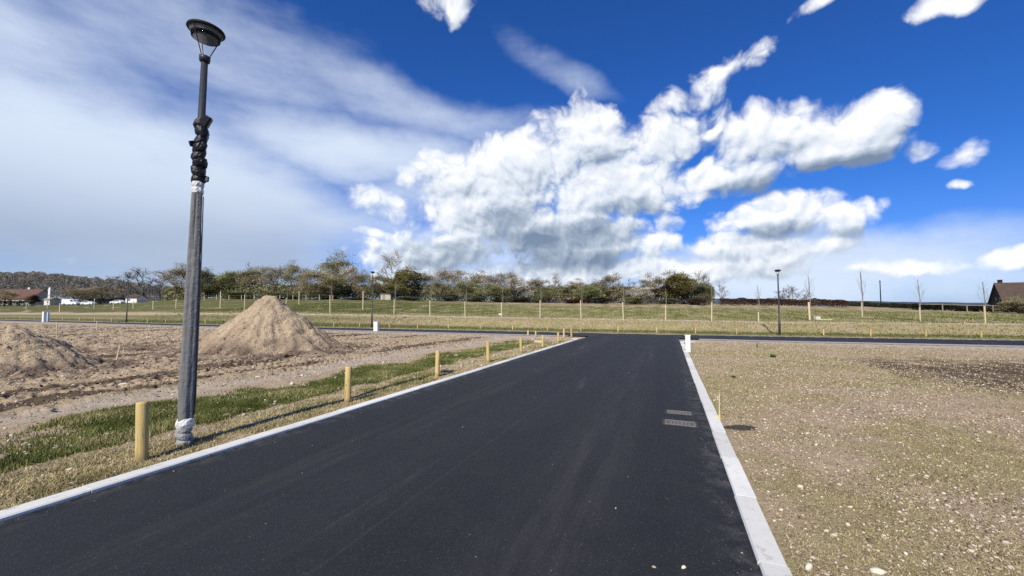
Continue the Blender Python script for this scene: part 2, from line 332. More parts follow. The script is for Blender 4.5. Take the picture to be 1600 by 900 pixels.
# ------------------------------------------------------------------ materials
def ground_material():
    m, t, b = mat('ground'); g = t.new('ShaderNodeNewGeometry').outputs['Position']
    def at(nm):
        n = t.new('ShaderNodeAttribute', attribute_name=nm); s = t.new('ShaderNodeSeparateColor'); t.put(s.inputs[0], n.outputs['Color']); return s.outputs
    A, B = at('cover'), at('cover2')
    mp = t.new('ShaderNodeMapping'); t.put(mp.inputs[0], g); mp.inputs[2].default_value = (0, 0, AL); st = t.new('ShaderNodeMapping'); t.put(st.inputs[0], mp.outputs[0]); st.inputs[3].default_value = (1.0, .28, 1)
    n0 = t.noise(g, .7, 6, .6); n1 = t.noise(g, 5, 6, .62); n2 = t.noise(g, 24, 5, .65); n3 = t.noise(g, 85, 4, .7); ns = t.noise(st.outputs[0], 2.2, 6, .65)
    soil = t.mix(n1, (.29, .21, .125), (.60, .465, .30)); soil = t.mix(t.ss(.45, .7, n0), soil, (.48, .35, .225))
    soil = t.mix(t.m('MULTIPLY', t.ss(.52, .70, n3), .6), soil, (.60, .50, .34)); soil = t.mix(t.m('MULTIPLY', t.ss(.5, .3, n2), .8), soil, (.085, .062, .036))
    def edge(a, lo=.25, hi=.6, k=.9): return t.ss(lo, hi, t.m('ADD', a, t.m('MULTIPLY', t.m('SUBTRACT', n2, .5), k)))
    drygrass = t.mix(n2, (.18, .146, .06), (.58, .475, .235)); drygrass = t.mix(t.ss(.45, .65, ns), drygrass, (.43, .34, .185)); drygrass = t.mix(t.m('MULTIPLY', t.ss(.54, .7, n3), .7), drygrass, (.58, .50, .32))
    drygrass = t.mix(t.m('MULTIPLY', t.ss(.52, .32, n3), .75), drygrass, (.06, .05, .022))
    green = t.mix(n2, (.036, .045, .012), (.15, .155, .048)); green = t.mix(t.ss(.42, .7, n1), green, (.20, .175, .075))
    dark = t.mix(n1, (.055, .038, .026), (.18, .125, .082)); pale = t.mix(n1, (.37, .295, .21), (.57, .475, .36))
    c = t.mix(edge(A[1], .2, .75, 1.1), soil, drygrass); c = t.mix(edge(A[2], .2, .7), c, dark); c = t.mix(t.m('MULTIPLY', edge(B[0]), .85), c, pale); c = t.mix(edge(A[0], .25, .75, 1.0), c, green)
    t.put(b.inputs['Base Color'], c); b.inputs['Roughness'].default_value = .95; b.inputs['Specular IOR Level'].default_value = .1
    bn = t.new('ShaderNodeBump'); bn.inputs['Strength'].default_value = .9; bn.inputs['Distance'].default_value = .05
    t.put(bn.inputs['Height'], t.m('ADD', t.m('MULTIPLY', n2, .6), t.m('MULTIPLY', n3, .35))); t.put(b.inputs['Normal'], bn.outputs[0])
    return m
def asphalt_material():
    m, t, b = mat('asphalt'); g = t.new('ShaderNodeNewGeometry').outputs['Position']
    mp = t.new('ShaderNodeMapping'); t.put(mp.inputs[0], g); mp.inputs[2].default_value = (0, 0, AL); st = t.new('ShaderNodeMapping'); t.put(st.inputs[0], mp.outputs[0]); st.inputs[3].default_value = (1, .07, 1)
    big = t.noise(st.outputs[0], .9, 5, .6); mid = t.noise(g, 1.6, 6, .65); agg = t.vor(g, 150, out='Color'); sp = t.new('ShaderNodeSeparateColor'); t.put(sp.inputs[0], agg)
    k = t.m('ADD', t.lin(.3, .7, big, .0108, .0190), t.lin(.3, .7, mid, -.003, .004)); k = t.m('ADD', k, t.lin(0, 1, sp.outputs[0], -.003, .004))
    dust = t.m('MULTIPLY', t.ss(.60, .78, t.noise(st.outputs[0], 2.6, 8, .7)), .25); fl = t.m('MULTIPLY', t.ss(.93, 1, sp.outputs[1]), .18)
    c = t.mix(1.0, (1.0, 1.01, 1.06), t.vm('SCALE', (1., 1., 1.), scale=k), 'MULTIPLY'); sv = t.new('ShaderNodeSeparateXYZ'); t.put(sv.inputs[0], mp.outputs[0]); ed = t.m('MINIMUM', t.m('ABSOLUTE', t.m('SUBTRACT', sv.outputs[0], -4.85)), t.m('ABSOLUTE', t.m('SUBTRACT', sv.outputs[0], .51))); ed = t.m('MULTIPLY', t.ss(.35, .0, ed), t.ss(.42, .68, t.noise(g, 5, 6, .7))); trk = t.m('ABSOLUTE', t.m('SUBTRACT', t.m('FRACT', t.m('MULTIPLY', t.m('ADD', sv.outputs[0], 4.85), .373)), .5)); trk = t.m('MULTIPLY', t.ss(.22, .05, trk), t.ss(.4, .7, t.noise(st.outputs[0], 5, 7, .7))); seam = t.ss(.025, .0, t.m('ABSOLUTE', t.m('ADD', t.m('ADD', sv.outputs[0], 2.12), t.m('MULTIPLY', t.m('SUBTRACT', mid, .5), .03)))); dust = t.m('MAXIMUM', dust, t.m('MAXIMUM', t.m('MULTIPLY', ed, .38), t.m('MAXIMUM', t.m('MULTIPLY', trk, .10), t.m('MULTIPLY', seam, .07)))); c = t.mix(dust, c, (.16, .145, .125)); c = t.mix(fl, c, (.25, .24, .22))
    t.put(b.inputs['Base Color'], c); b.inputs['Specular IOR Level'].default_value = .35; t.put(b.inputs['Roughness'], t.lin(.3, .7, mid, .62, .8))
    bn = t.new('ShaderNodeBump'); bn.inputs['Strength'].default_value = .7; bn.inputs['Distance'].default_value = .004; t.put(bn.inputs['Height'], t.vor(g, 150)); t.put(b.inputs['Normal'], bn.outputs[0])
    return m
def concrete_material(name, a, c_, dirt=.5):
    m, t, b = mat(name); g = t.new('ShaderNodeNewGeometry').outputs['Position']; n = t.noise(g, 3, 6, .6); f = t.noise(g, 60, 4, .6); d = t.noise(g, 9, 6, .7)
    c = t.mix(n, a, c_); c = t.mix(t.m('MULTIPLY', t.ss(.54, .74, d), dirt), c, (.34, .29, .22)); c = t.mix(t.m('MULTIPLY', t.ss(.6, .75, f), .35), c, (.36, .34, .31))
    if 'kerb' in name: c = t.mix(1.0, c, t.vm('SCALE', (1., 1., 1.), scale=t.new('ShaderNodeAttribute', attribute_name='tint').outputs['Fac']), 'MULTIPLY')
    t.put(b.inputs['Base Color'], c); b.inputs['Roughness'].default_value = .85; b.inputs['Specular IOR Level'].default_value = .2
    bn = t.new('ShaderNodeBump'); bn.inputs['Strength'].default_value = .35; bn.inputs['Distance'].default_value = .004; t.put(bn.inputs['Height'], f); t.put(b.inputs['Normal'], bn.outputs[0]); return m
def tint_material(name, ramp, rough=.9, objcol=False, spec=.1, thin=0.):
    m, t, b = mat(name); a = t.new('ShaderNodeAttribute', attribute_name='tint').outputs['Fac']
    r = t.new('ShaderNodeValToRGB'); t.put(r.inputs[0], a); els = r.color_ramp.elements
    els[0].position, els[0].color = ramp[0][0], (*ramp[0][1], 1); els[1].position, els[1].color = ramp[-1][0], (*ramp[-1][1], 1)
    for p, k in ramp[1:-1]: e = els.new(p); e.color = (*k, 1)
    c = r.outputs[0]
    if objcol: c = t.mix(1.0, c, t.new('ShaderNodeObjectInfo').outputs['Color'], 'MULTIPLY')
    t.put(b.inputs['Base Color'], c); b.inputs['Roughness'].default_value = rough; b.inputs['Specular IOR Level'].default_value = spec
    if thin:                                # leaves let some light through
        tr = t.new('ShaderNodeBsdfTranslucent'); t.put(tr.inputs[0], c); mx = t.new('ShaderNodeMixShader'); mx.inputs[0].default_value = thin; t.l.new(b.outputs[0], mx.inputs[1]); t.l.new(tr.outputs[0], mx.inputs[2]); t.l.new(mx.outputs[0], m.node_tree.nodes['Material Output'].inputs[0])
    return m
def wood_material():
    m, t, b = mat('peeled_timber'); oc = t.new('ShaderNodeTexCoord').outputs['Object']; oi = t.new('ShaderNodeObjectInfo').outputs['Random']
    off = t.new('ShaderNodeCombineXYZ'); t.put(off.inputs[0], t.m('MULTIPLY', oi, 9.)); v = t.vm('ADD', oc, off.outputs[0])
    mp = t.new('ShaderNodeMapping'); t.put(mp.inputs[0], v); mp.inputs[3].default_value = (1, 1, .09); n = t.noise(mp.outputs[0], 34, 6, .6); n2 = t.noise(v, 7, 4); kn = t.vor(v, 6.5)
    c = t.mix(n, t.mix(oi, (.30, .20, .06), (.42, .29, .10)), t.mix(oi, (.62, .46, .17), (.76, .57, .25))); c = t.mix(t.m('MULTIPLY', t.ss(.45, .75, n2), .5), c, (.46, .40, .20)); c = t.mix(t.ss(.13, .07, kn), c, (.17, .09, .035)); c = t.mix(t.m('MULTIPLY', t.ss(.42, .34, n), .8), c, (.15, .09, .035)); sz_ = t.new('ShaderNodeSeparateXYZ'); t.put(sz_.inputs[0], oc); c = t.mix(t.m('MULTIPLY', t.ss(.14, .0, sz_.outputs[2]), t.ss(.3, .65, n2)), c, (.20, .145, .085))
    t.put(b.inputs['Base Color'], c); b.inputs['Roughness'].default_value = .8; b.inputs['Specular IOR Level'].default_value = .2
    bn = t.new('ShaderNodeBump'); bn.inputs['Strength'].default_value = .5; bn.inputs['Distance'].default_value = .005; t.put(bn.inputs['Height'], n); t.put(b.inputs['Normal'], bn.outputs[0]); return m
def soil_pile_material():
    m, t, b = mat('heaped_soil'); g = t.new('ShaderNodeNewGeometry').outputs['Position']; a = t.new('ShaderNodeAttribute', attribute_name='tint').outputs['Fac']
    n1 = t.noise(g, 2.2, 6, .65); n2 = t.noise(g, 16, 5, .7); n3 = t.noise(g, 50, 3, .7)
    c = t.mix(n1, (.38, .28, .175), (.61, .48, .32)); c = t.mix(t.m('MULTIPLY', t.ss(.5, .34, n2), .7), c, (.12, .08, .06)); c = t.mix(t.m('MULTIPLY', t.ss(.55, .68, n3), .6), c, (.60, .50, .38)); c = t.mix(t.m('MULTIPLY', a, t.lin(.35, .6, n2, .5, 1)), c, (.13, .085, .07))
    t.put(b.inputs['Base Color'], c); b.inputs['Roughness'].default_value = .95; b.inputs['Specular IOR Level'].default_value = .1
    bn = t.new('ShaderNodeBump'); bn.inputs['Strength'].default_value = .9; bn.inputs['Distance'].default_value = .08; t.put(bn.inputs['Height'], t.m('ADD', n2, t.m('MULTIPLY', n3, .4))); t.put(b.inputs['Normal'], bn.outputs[0]); return m
def sleeve_material():
    m, t, b = mat('grey_felt_sleeve'); oc = t.new('ShaderNodeTexCoord').outputs['Object']; mp = t.new('ShaderNodeMapping'); t.put(mp.inputs[0], oc); mp.inputs[3].default_value = (1, 1, .12)
    n = t.noise(mp.outputs[0], 28, 6, .65); f = t.noise(oc, 120, 3, .7); w = t.noise(mp.outputs[0], 9, 3)
    c = t.mix(n, (.085, .085, .085), (.25, .246, .235)); c = t.mix(t.m('MULTIPLY', t.ss(.5, .7, f), .4), c, (.26, .265, .27)); t.put(b.inputs['Base Color'], c); b.inputs['Roughness'].default_value = .9; b.inputs['Specular IOR Level'].default_value = .15
    bn = t.new('ShaderNodeBump'); bn.inputs['Strength'].default_value = .9; bn.inputs['Distance'].default_value = .03; t.put(bn.inputs['Height'], t.m('ADD', w, t.m('MULTIPLY', t.noise(oc, 16, 4, .6), .5))); t.put(b.inputs['Normal'], bn.outputs[0]); return m
def glass_material():
    m, t, b = mat('clear_lamp_bowl'); b.inputs['Base Color'].default_value = (.9, .92, .93, 1); b.inputs['Roughness'].default_value = .12; b.inputs['IOR'].default_value = 1.3; g = t.new('ShaderNodeNewGeometry').outputs['Position']
    t.put(b.inputs['Alpha'], t.lin(.3, .7, t.noise(g, 12, 3), .07, .16)); b.inputs['Specular IOR Level'].default_value = .4; return m
M = dict(ground=ground_material(), asphalt=asphalt_material(), kerb=concrete_material('pale_kerb_concrete', (.64, .62, .56), (.80, .78, .71), .75), pavement=concrete_material('dusty_pavement', (.30, .26, .225), (.44, .385, .34), .6),
    wood=wood_material(), soil=soil_pile_material(), sleeve=sleeve_material(), glass=glass_material(),
    stone=tint_material('pale_flint', [(0, (.16, .12, .08)), (.5, (.36, .28, .19)), (1, (.66, .58, .45))]),
    grass=tint_material('short_grass', [(0, (.055, .068, .017)), (.5, (.145, .165, .046)), (.8, (.26, .24, .09)), (1, (.48, .40, .20))]),
    straw=tint_material('dry_grass', [(0, (.11, .093, .036)), (.45, (.33, .27, .125)), (1, (.62, .52, .29))]),
    crown=tint_material('spring_foliage', [(0, (.62, .62, .62)), (1, (1.95, 1.9, 1.8))], objcol=True, thin=.3),
    weed=tint_material('green_weed', [(0, (.12, .19, .05)), (1, (.26, .36, .12))], thin=.3), white=simple('white_paint', (.74, .74, .71), .5, .12), petals=simple('white_petals', (.55, .55, .48), .7, .1), metal=simple('dark_grey_metal', (.035, .037, .042), .45, .2, 20, metal=.0), film=simple('black_film', (.012, .012, .014), .35, .3, 30, .4),
    cap=simple('matt_black_cap', (.010, .010, .011), .75, .2), greytape=simple('grimy_plastic_wrap', (.27, .26, .25), .6, .3, 16, .6), tape=simple('white_plastic_wrap', (.62, .61, .58), .45, .2, 14, .5), bark=simple('bark', (.085, .068, .05), .9, .35, 3, .5), palebark=simple('pale_young_bark', (.22, .19, .15), .85, .25, 12), roof_rust=simple('rust_roof_tiles', (.125, .065, .046), .85, .3, 1.2), roof_brown=simple('brown_roof_tiles', (.075, .05, .038), .85, .3, 1.4),
    wall_white=simple('white_render', (.70, .68, .63), .85, .1, 1.), wall_dark=simple('dark_weathered_timber', (.018, .015, .013), .85, .3, 2), wall_cream=simple('cream_render', (.46, .41, .33), .85, .15, 1.), pane=simple('window_glass', (.02, .025, .03), .12, .2, 2), rubber=simple('black_rubber', (.02, .02, .02), .8, .2),
    yellow=simple('yellow_marker_paint', (.72, .52, .02), .6, .2, 20), stakewood=simple('pale_sawn_stake', (.58, .49, .30), .85, .2, 15), oldwood=simple('weathered_rail', (.30, .26, .20), .85, .25, 6), iron=simple('dusty_cast_iron', (.155, .14, .125), .8, .35, 22, .5), tar=simple('loose_black_planings', (.05, .045, .04), .85, .4, 30, .6), hill=simple('hazed_wooded_ridge', (.060, .075, .095), .95, .3, .02), path=concrete_material('chalk_path', (.42, .37, .28), (.55, .49, .40), .3), block=concrete_material('pale_concrete_block', (.50, .46, .38), (.64, .60, .52), .3))  # the ridge's bluish base colour has the distance haze painted in

# ------------------------------------------------------------------ ground, road, kerbs, pavement
def build_ground():
    r = np.concatenate([[0.0], np.geomspace(.35, 130, 560), np.geomspace(136, 6000, 40)])
    a = np.radians(np.concatenate([np.linspace(-180, -72, 28)[:-1], np.linspace(-72, 72, 1150), np.linspace(72, 180, 28)[1:-1]]))
    R, A_ = np.meshgrid(r, a, indexing='ij'); x, y = R * np.sin(A_), R * np.cos(A_); nr, na = R.shape
    z = ground_z(x, y); u, v = uv_of(x, y); e = u - uF(v)
    inroad = ((v > -4.97) & (v < .63) & (u < uN(v) + .5)) | ((u > uN(v) - .9) & (e < .12)); z = np.where(inroad, base_z(x, y) - .07, z)
    V = np.stack([x, y, z], -1).reshape(-1, 3); i, j = np.meshgrid(np.arange(nr - 1), np.arange(na), indexing='ij'); j2 = (j + 1) % na
    f = np.stack([i * na + j, (i + 1) * na + j, (i + 1) * na + j2, i * na + j2], -1).reshape(-1, 4)[:, ::-1]
    o = raw('ground', V, f, M['ground'], smooth=True); Z = zones(V[:, 0], V[:, 1]); n = len(V)
    for nm, ch in (('cover', Z[:3]), ('cover2', Z[3:5])):
        at = o.data.attributes.new(nm, 'FLOAT_COLOR', 'POINT'); c = np.zeros((n, 4), np.float32)
        for k, q in enumerate(ch): c[:, k] = q
        at.data.foreach_set('color', c.ravel())
    o['kind'] = 'structure'
build_ground()
def strip(name, us, lo, hi, nv, m, dz, along='u', kind='structure'):
    V = []; n = nv + 1
    for s in us:
        for k in range(n):
            w = lo(s) + (hi(s) - lo(s)) * k / nv; u, v = (s, w) if along == 'u' else (w, s); x, y = xy_of(u, v); V.append((x, y, float(base_z(np.array(x), np.array(y))) + dz))
    f = [(i * n + k, i * n + k + 1, (i + 1) * n + k + 1, (i + 1) * n + k) for i in range(len(us) - 1) for k in range(nv)]
    if along == 'u': f = [q[::-1] for q in f]
    o = raw(name, V, f, m, smooth=True); o['kind'] = kind; return o
VL, VR = -4.85, .51
def main_road():
    V = []; nv = 12; us = np.linspace(-8, 1, 60); n = nv + 1
    for s in np.linspace(0, 1, 60):
        for k in range(n):
            v = VL + (VR - VL) * k / nv; u = -8 + (float(uN(v)) + 8) * s; x, y = xy_of(u, v); V.append((x, y, -SLOPE * u + .002))
    f = [(i * n + k, i * n + k + 1, (i + 1) * n + k + 1, (i + 1) * n + k)[::-1] for i in range(59) for k in range(nv)]
    raw('road', V, [q[::-1] for q in f], M['asphalt'], smooth=True)['kind'] = 'structure'
main_road()
vs = np.concatenate([np.linspace(-190, -30, 60)[:-1], np.linspace(-30, 30, 90), np.linspace(30, 90, 30)[1:]])
strip('cross_road', vs, lambda v: float(uN(v)), lambda v: float(uF(v)), 4, M['asphalt'], .002, 'v')
def kerb(name, pts, width, h, side, seg=1.0):
    """a row of kerb stones along pts (u, v) with open joints; side = direction of the back of the kerb"""
    mb = MB()
    P = [Vector((*xy_of(u, v), float(base_z(*map(np.array, xy_of(u, v)))))) for u, v in pts]
    L = 0; out = []
    for a, b in zip(P[:-1], P[1:]):
        d = (b - a); n = max(1, round(d.length / seg)); dn = d.normalized(); s = Vector((dn.y, -dn.x, 0)).normalized() * side
        for i in range(n):
            p, q = a + d * (i / n) + dn * .004, a + d * ((i + 1) / n) - dn * .004; jz = random.uniform(-.003, .003); js = s * random.uniform(-.005, .005)
            c = [(.0, -.1), (.0, h - .012), (.012, h), (width, h), (width, -.1)]
            v = [tuple(e + js + s * w + Vector((0, 0, z + jz))) for e in (p, q) for w, z in c]
            mb.add(v, [(k, k + 1, k + 6, k + 5) for k in range(4)] + [(4, 3, 2, 1, 0), (5, 6, 7, 8, 9)])
    o = mb.build(name, M['kerb']); at = o.data.attributes.new('tint', 'FLOAT', 'POINT'); at.data.foreach_set('value', np.repeat(RNG.uniform(.80, 1.06, len(mb.v) // 10), 10).astype(np.float32)); o['kind'] = 'structure'; return o
kerb('kerb', [(-8, VL), (23.0, VL)], .165, .035, -1)
kerb('kerb', [(-8, VR), (23.2, VR)], .165, .03, 1)
kerb('kerb', [(23.0, VL - .165), (23.0, VL - .5)], .16, .035, 1, .5); kerb('kerb', [(23.2, VR + .165), (23.2, VR + .75)], .16, .03, -1, .5)
strip('pavement', np.concatenate([np.linspace(-190, -30, 50)[:-1], np.linspace(-30, -6.2, 40)]), lambda v: float(uN(v)) - 1.05, lambda v: float(uN(v)), 3, M['pavement'], .012, 'v')
strip('pavement', np.linspace(1.6, 70, 60), lambda v: float(uN(v)) - 1.05, lambda v: float(uN(v)), 3, M['pavement'], .012, 'v')
strip('path', np.concatenate([np.linspace(-120, -30, 40)[:-1], np.linspace(-30, 60, 90)]), lambda v: float(uF(v)) + .02, lambda v: float(uF(v)) + .30, 1, M['pavement'], .02, 'v')

# distant ridges along the horizon
def ridge(name, y0, prof, depth, m):
    xs = np.linspace(-1.6, 1.6, 160) * y0; V = []; n = 6
    for x in xs:
        px = x / y0 * F + 800; h = np.interp(px, *prof); h = (h + 1.6 * float(fbm(np.array(px * .02), np.array(3.3), 3))) 
        for k in range(n):
            t = k / (n - 1); V.append((x, y0 + depth * (t - .5), -3 + (EYE + 3 + h / F * y0) * math.sin(math.pi * t) ** .7 if 0 < k < n - 1 else -6))
    f = [(i * n + k, (i + 1) * n + k, (i + 1) * n + k + 1, i * n + k + 1) for i in range(len(xs) - 1) for k in range(n - 1)]
    raw(name, V, f, m, smooth=True)['kind'] = 'structure'
ridge('hills', 1500, ([0, 1050, 1150, 1300, 1450, 1600], [10, 12, 13, 9, 7, 6]), 700, M['hill'])

# ------------------------------------------------------------------ loose ground cover: gravel, grass, daisies, straw
def scatter(n, u0, u1, v0, v1, keep, rmax=60, near=1.2):
    """points thinned with distance from the road user so that density per view stays even"""
    pts = np.zeros((0, 2)); 
    while len(pts) < n:
        r = np.exp(RNG.uniform(math.log(near), math.log(rmax), n * 2)); a = np.radians(RNG.uniform(-64, 64, n * 2)); x, y = r * np.sin(a), r * np.cos(a); u, v = uv_of(x, y)
        ok = (u > u0) & (u < u1) & (v > v0) & (v < v1); x, y = x[ok], y[ok]
        k = keep(x, y) > RNG.uniform(0, 1, len(x)); pts = np.concatenate([pts, np.stack([x[k], y[k]], 1)])
    return pts[:n]
_t = (1 + 5 ** .5) / 2
ICO_V = np.array([(-1, _t, 0), (1, _t, 0), (-1, -_t, 0), (1, -_t, 0), (0, -1, _t), (0, 1, _t), (0, -1, -_t), (0, 1, -_t), (_t, 0, -1), (_t, 0, 1), (-_t, 0, -1), (-_t, 0, 1)]) / 1.9
ICO_F = np.array([(0, 11, 5), (0, 5, 1), (0, 1, 7), (0, 7, 10), (0, 10, 11), (1, 5, 9), (5, 11, 4), (11, 10, 2), (10, 7, 6), (7, 1, 8), (3, 9, 4), (3, 4, 2), (3, 2, 6), (3, 6, 8), (3, 8, 9), (4, 9, 5), (2, 4, 11), (6, 2, 10), (8, 6, 7), (9, 8, 1)])
def stones(name, P, size, tint, sink=.25, z=None):
    n = len(P); a = RNG.uniform(0, 6.28, n); sc = np.stack([size * RNG.uniform(.7, 1.5, n), size * RNG.uniform(.6, 1.1, n), size * RNG.uniform(.35, .8, n)], 1)
    v = ICO_V[None] * (1 + RNG.uniform(-.38, .38, (n, 12, 1))) * sc[:, None]; c, s = np.cos(a)[:, None], np.sin(a)[:, None]
    x = v[..., 0] * c - v[..., 1] * s + P[:, 0:1]; y = v[..., 0] * s + v[..., 1] * c + P[:, 1:2]
    z0 = ground_z(P[:, 0], P[:, 1]) if z is None else z
    zz = v[..., 2] + (z0 + sc[:, 2] * (1 - sink) * .5)[:, None]; V = np.stack([x, y, zz], -1).reshape(-1, 3); f = (ICO_F[None] + (np.arange(n) * 12)[:, None, None]).reshape(-1, 3)
    return raw(name, V, f, M['stone'], tint=np.repeat(tint, 12))
def dist(P): return np.hypot(P[:, 0], P[:, 1])
P = scatter(62000, -1, 24.5, .74, 45, lambda x, y: .35 + .65 * np.clip(.5 + fbm(x * .5, y * .5, 3), 0, 1), 30, 1.6)
d = dist(P); sz = (.0024 + .00062 * d) * np.exp(RNG.normal(0, .55, len(P))); sz = np.minimum(sz, .021)
tag(stones('gravel', P, sz, np.clip(RNG.normal(.44, .34, len(P)), 0, 1)), 'pale flint stones scattered all over the right-hand plot', 'gravel', kind='stuff')
P = scatter(20000, -1, 24.5, -60, -8.4, lambda x, y: .3 + .7 * zones(x, y)[4], 55, 6)
d = dist(P); sz = (.004 + .0008 * d) * np.exp(RNG.normal(0, .45, len(P))); sz = np.minimum(sz, .06)
tag(stones('clods', P, sz, np.clip(RNG.normal(.42, .28, len(P)), 0, 1)), 'clods and stones strewn over the churned building plot', 'clods', kind='stuff')
P = scatter(2600, -1, 23, -8.6, -5.06, lambda x, y: .5 + 0 * x, 25, 3.2); d = dist(P)
tag(stones('grit', P, (.004 + .0010 * d) * np.exp(RNG.normal(0, .5, len(P))), np.clip(RNG.normal(.6, .25, len(P)), 0, 1)), 'small pale grit on the grass verge left of the road', 'grit', kind='stuff')
P = scatter(520, 1.5, 23, -4.82, .48, lambda x, y: .04 + .96 * np.clip(1 - np.minimum(np.abs(uv_of(x, y)[1] + 4.85), np.abs(uv_of(x, y)[1] - .51)) / .4, 0, 1) ** 2, 24, 2.4); d = dist(P)
tag(stones('road_grit', P, (.0013 + .00028 * d) * np.exp(RNG.normal(0, .45, len(P))), np.clip(RNG.normal(.32, .28, len(P)), 0, 1), z=-SLOPE * uv_of(P[:, 0], P[:, 1])[0] + .002), 'fine pale grit strewn along both edges of the asphalt', 'grit', kind='stuff')
def blades(name, P, h, w, tint, m, lean=.6, z=None):
    n = len(P); a = RNG.uniform(0, 6.28, n); la = RNG.uniform(0, 6.28, n); ln = np.abs(RNG.normal(0, lean, n)); z0 = ground_z(P[:, 0], P[:, 1]) - .004
    dx, dy = np.cos(a) * w / 2, np.sin(a) * w / 2; lx, ly = np.cos(la) * ln * h, np.sin(la) * ln * h
    V = np.stack([np.stack([P[:, 0] - dx, P[:, 1] - dy, z0], -1), np.stack([P[:, 0] + dx, P[:, 1] + dy, z0], -1), np.stack([P[:, 0] + lx, P[:, 1] + ly, z0 + h], -1)], 1).reshape(-1, 3)
    return raw(name, V, np.arange(n * 3).reshape(-1, 3), m, tint=np.repeat(tint, 3))
P = scatter(150000, -1, 22, -9.4, -5.1, lambda x, y: zones(x, y)[0] ** 1.4 * np.clip(.7 + 1.1 * fbm(x * .9 + 7, y * .9, 3), .08, 1), 27, 3.5); d = dist(P); pn = fbm(P[:, 0] * 1.1, P[:, 1] * 1.1, 3)
tag(blades('grass', P, RNG.uniform(.025, .075, len(P)) * (1 + .4 * pn), .003 + .0011 * d, np.clip(.45 + .45 * pn + RNG.normal(0, .24, len(P)), 0, 1), M['grass']), 'dark green strip of short grass between verge and dirt plot', 'grass', kind='stuff')
P = scatter(150, -1, 20, -8.6, -6.0, lambda x, y: zones(x, y)[0] * np.clip(.3 + fbm(x * .8, y * .8, 2), 0, 1), 20, 3.5); d = dist(P); k = .006 + .0007 * d; n = len(P); z0 = ground_z(P[:, 0], P[:, 1]) + RNG.uniform(.04, .08, n)
ang = np.arange(5) * 2 * np.pi / 5; V = np.stack([P[:, 0:1] + np.cos(ang) * k[:, None], P[:, 1:2] + np.sin(ang) * k[:, None], z0[:, None] + RNG.uniform(-.004, .01, (n, 5))], -1).reshape(-1, 3)
tag(raw('daisies', V, np.arange(n * 5).reshape(-1, 5), M['petals']), 'tiny white daisies dotted through the green grass strip', 'daisies', kind='stuff')
P = scatter(45000, -1, 24, -6.2, -5.04, lambda x, y: .25 + .75 * zones(x, y)[1], 26, 3.2); d = dist(P); pn = fbm(P[:, 0] * 1.7, P[:, 1] * 1.7, 3)
tag(blades('verge_grass', P, RNG.uniform(.015, .05, len(P)), .003 + .0010 * d, np.clip(.5 - .3 * pn + RNG.normal(0, .25, len(P)), 0, 1), M['straw'], 1.2), 'thin straw-coloured grass on the verge beside the left kerb', 'grass', kind='stuff')
P = scatter(90000, -1, 24, .72, 40, lambda x, y: .08 + .92 * zones(x, y)[1], 30, 1.7); d = dist(P); pn = fbm(P[:, 0] * 1.3, P[:, 1] * 1.3, 3)
tag(blades('plot_grass', P, RNG.uniform(.006, .022, len(P)) * (1 + d * .06), .002 + .0010 * d, np.clip(.5 - .3 * pn + RNG.normal(0, .28, len(P)), 0, 1), M['straw'], 1.8), 'sparse dry grass growing through the stony right-hand plot', 'grass', kind='stuff')
P = scatter(90000, 27, 75, -70, 60, lambda x, y: sstep(.3, 2.2, e_of(x, y)) * (1 - .85 * gauss(e_of(x, y), 8.1, .6)), 95, 26); d = dist(P); zz = zones(P[:, 0], P[:, 1]); pn = fbm(P[:, 0] * .5, P[:, 1] * .5, 3)
tag(blades('meadow_grass', P, RNG.uniform(.05, .16, len(P)), .0014 * d, np.clip(.80 - .56 * zz[0] - .25 * zz[2] + .2 * pn + RNG.normal(0, .13, len(P)), 0, 1), M['grass'], .8), 'rough straw and green grass on the bank beyond the cross road', 'grass', kind='stuff')

